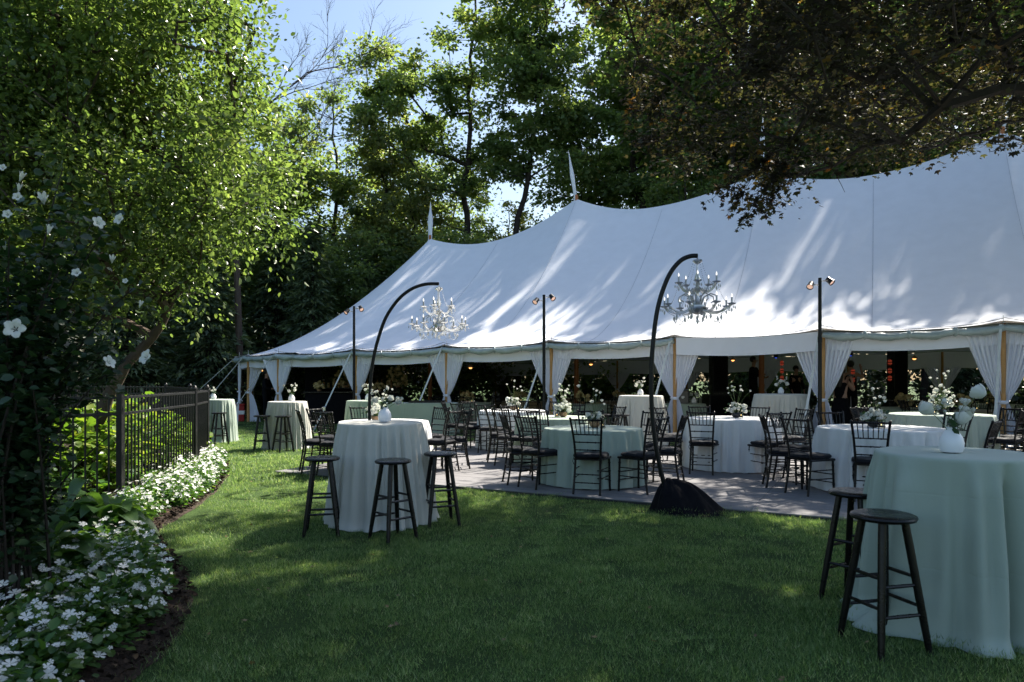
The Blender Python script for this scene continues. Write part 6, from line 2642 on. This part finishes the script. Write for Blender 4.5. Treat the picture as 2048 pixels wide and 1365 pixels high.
# lamps hung under the roof
def pendant_lamp(px, py, s, label):
    x, y = S(px, s)
    z = EYE - (py - HY) / s
    d = np.array([x, y]) - P0
    tt_, mm = float(d @ AX), float(d @ NX)
    zt = roof_z(max(tt_, 0), mm) - .02
    t = empty('pendant_lamp', (x, y, z), 0, label, 'lamp', 'warm pendant lamps under the tent roof')
    MB().tube([(0, 0, .08), (0, 0, zt - z)], .004, 4).build('cord', M['pole_black'], t)
    MB().lathe([(.015, .09), (.03, .07), (.085, .03), (.095, .0), (.085, -.01)], 16, caps=False).build('lamp_shade', M['terracotta'], t)
    MB().ball((0, 0, -.01), .055, 8, (1, 1, .8)).build('bulb', M['warmlamp'], t)


for px, py, s, lb in [(941, 735, 62, 'small amber pendant lamp left of the middle light stand'), (1182, 728, 60, 'small amber pendant lamp between the two middle poles'), (1466, 720, 60, 'amber pendant lamp right of the tall black speaker'),
                      (1829, 717, 62, 'amber pendant lamp in the right tent span'), (524, 740, 55, 'orange lamp glowing near the server at the left end')]:
    pendant_lamp(px, py, s, lb)


def lantern_string(px, ys, s, label):
    x, y = S(px, s)
    zt = 2.6
    t = empty('lantern_string', (x, y, 0), 0, label, 'lantern', 'strings of red-copper lanterns under the tent')
    zs = [EYE - (q - HY) / s for q in ys]
    d = np.array([x, y]) - P0
    zt = roof_z(max(float(d @ AX), 0), float(d @ NX)) - .02
    MB().tube([(0, 0, zs[-1] - .05), (0, 0, zt)], .003, 4).build('cord', M['pole_black'], t)
    for z in zs:
        g = MB().lathe([(.02, .075), (.045, .06), (.052, .02), (.034, 0), (.052, -.02), (.045, -.06), (.02, -.075)], 14, (0, 0, z)).build('lantern', M['copper_glow'], t)
        MB().lathe([(.053, .066), (.057, .06), (.053, .054)], 14, (0, 0, z), caps=False).lathe([(.055, .012), (.04, 0), (.055, -.012)], 14, (0, 0, z), caps=False).lathe([(.053, -.054), (.057, -.06), (.053, -.066)], 14, (0, 0, z), caps=False).build('lantern_band', M['pole_black'], g)


lantern_string(1564, [727, 742, 757], 72, 'string of three red-copper lanterns above the tall ivory table')
lantern_string(1706, [744, 760, 776], 74, 'string of red-copper lanterns right of the woman with the phone')
lantern_string(1780, [725, 742, 757], 74, 'string of red-copper lanterns left of the cream centrepiece')
for px, py, lb in [(1552, 712, 'blue stage lamp left of the rightmost light stand'), (1702, 708, 'blue stage lamp glowing at the top of the right curtain')]:
    x, y = S(px, 64)
    t = empty('stage_lamp', (x, y, EYE - (py - HY) / 64), 0, lb, 'lamp', 'blue stage lamps')
    MB().lathe([(.04, .09), (.06, .06), (.07, -.06), (.06, -.06)], 14, caps=False).tube([(0, 0, .08), (0, 0, 1.9)], .008, 6).build('housing', M['pole_black'], t)
    MB().ball((0, 0, -.03), .045, 8).build('bulb', M['bluelamp'], t)

# red and white box by the left corner poles, standing in for an extinguisher
fx_, fy_ = S(474, 56)
fb = empty('extinguisher_box', (fx_, fy_, 0), .3, 'red and white cooler behind the left corner poles of the tent', 'container')
MB().bbox((0, 0, .3), (.5, .36, .58), .02).build('container_body', M['red'], fb)
MB().bbox((0, 0, .33), (.52, .38, .14), .01).build('stripe', M['white_print'], fb)
MB().bbox((0, 0, .61), (.53, .39, .06), .02).build('lid', M['red'], fb)
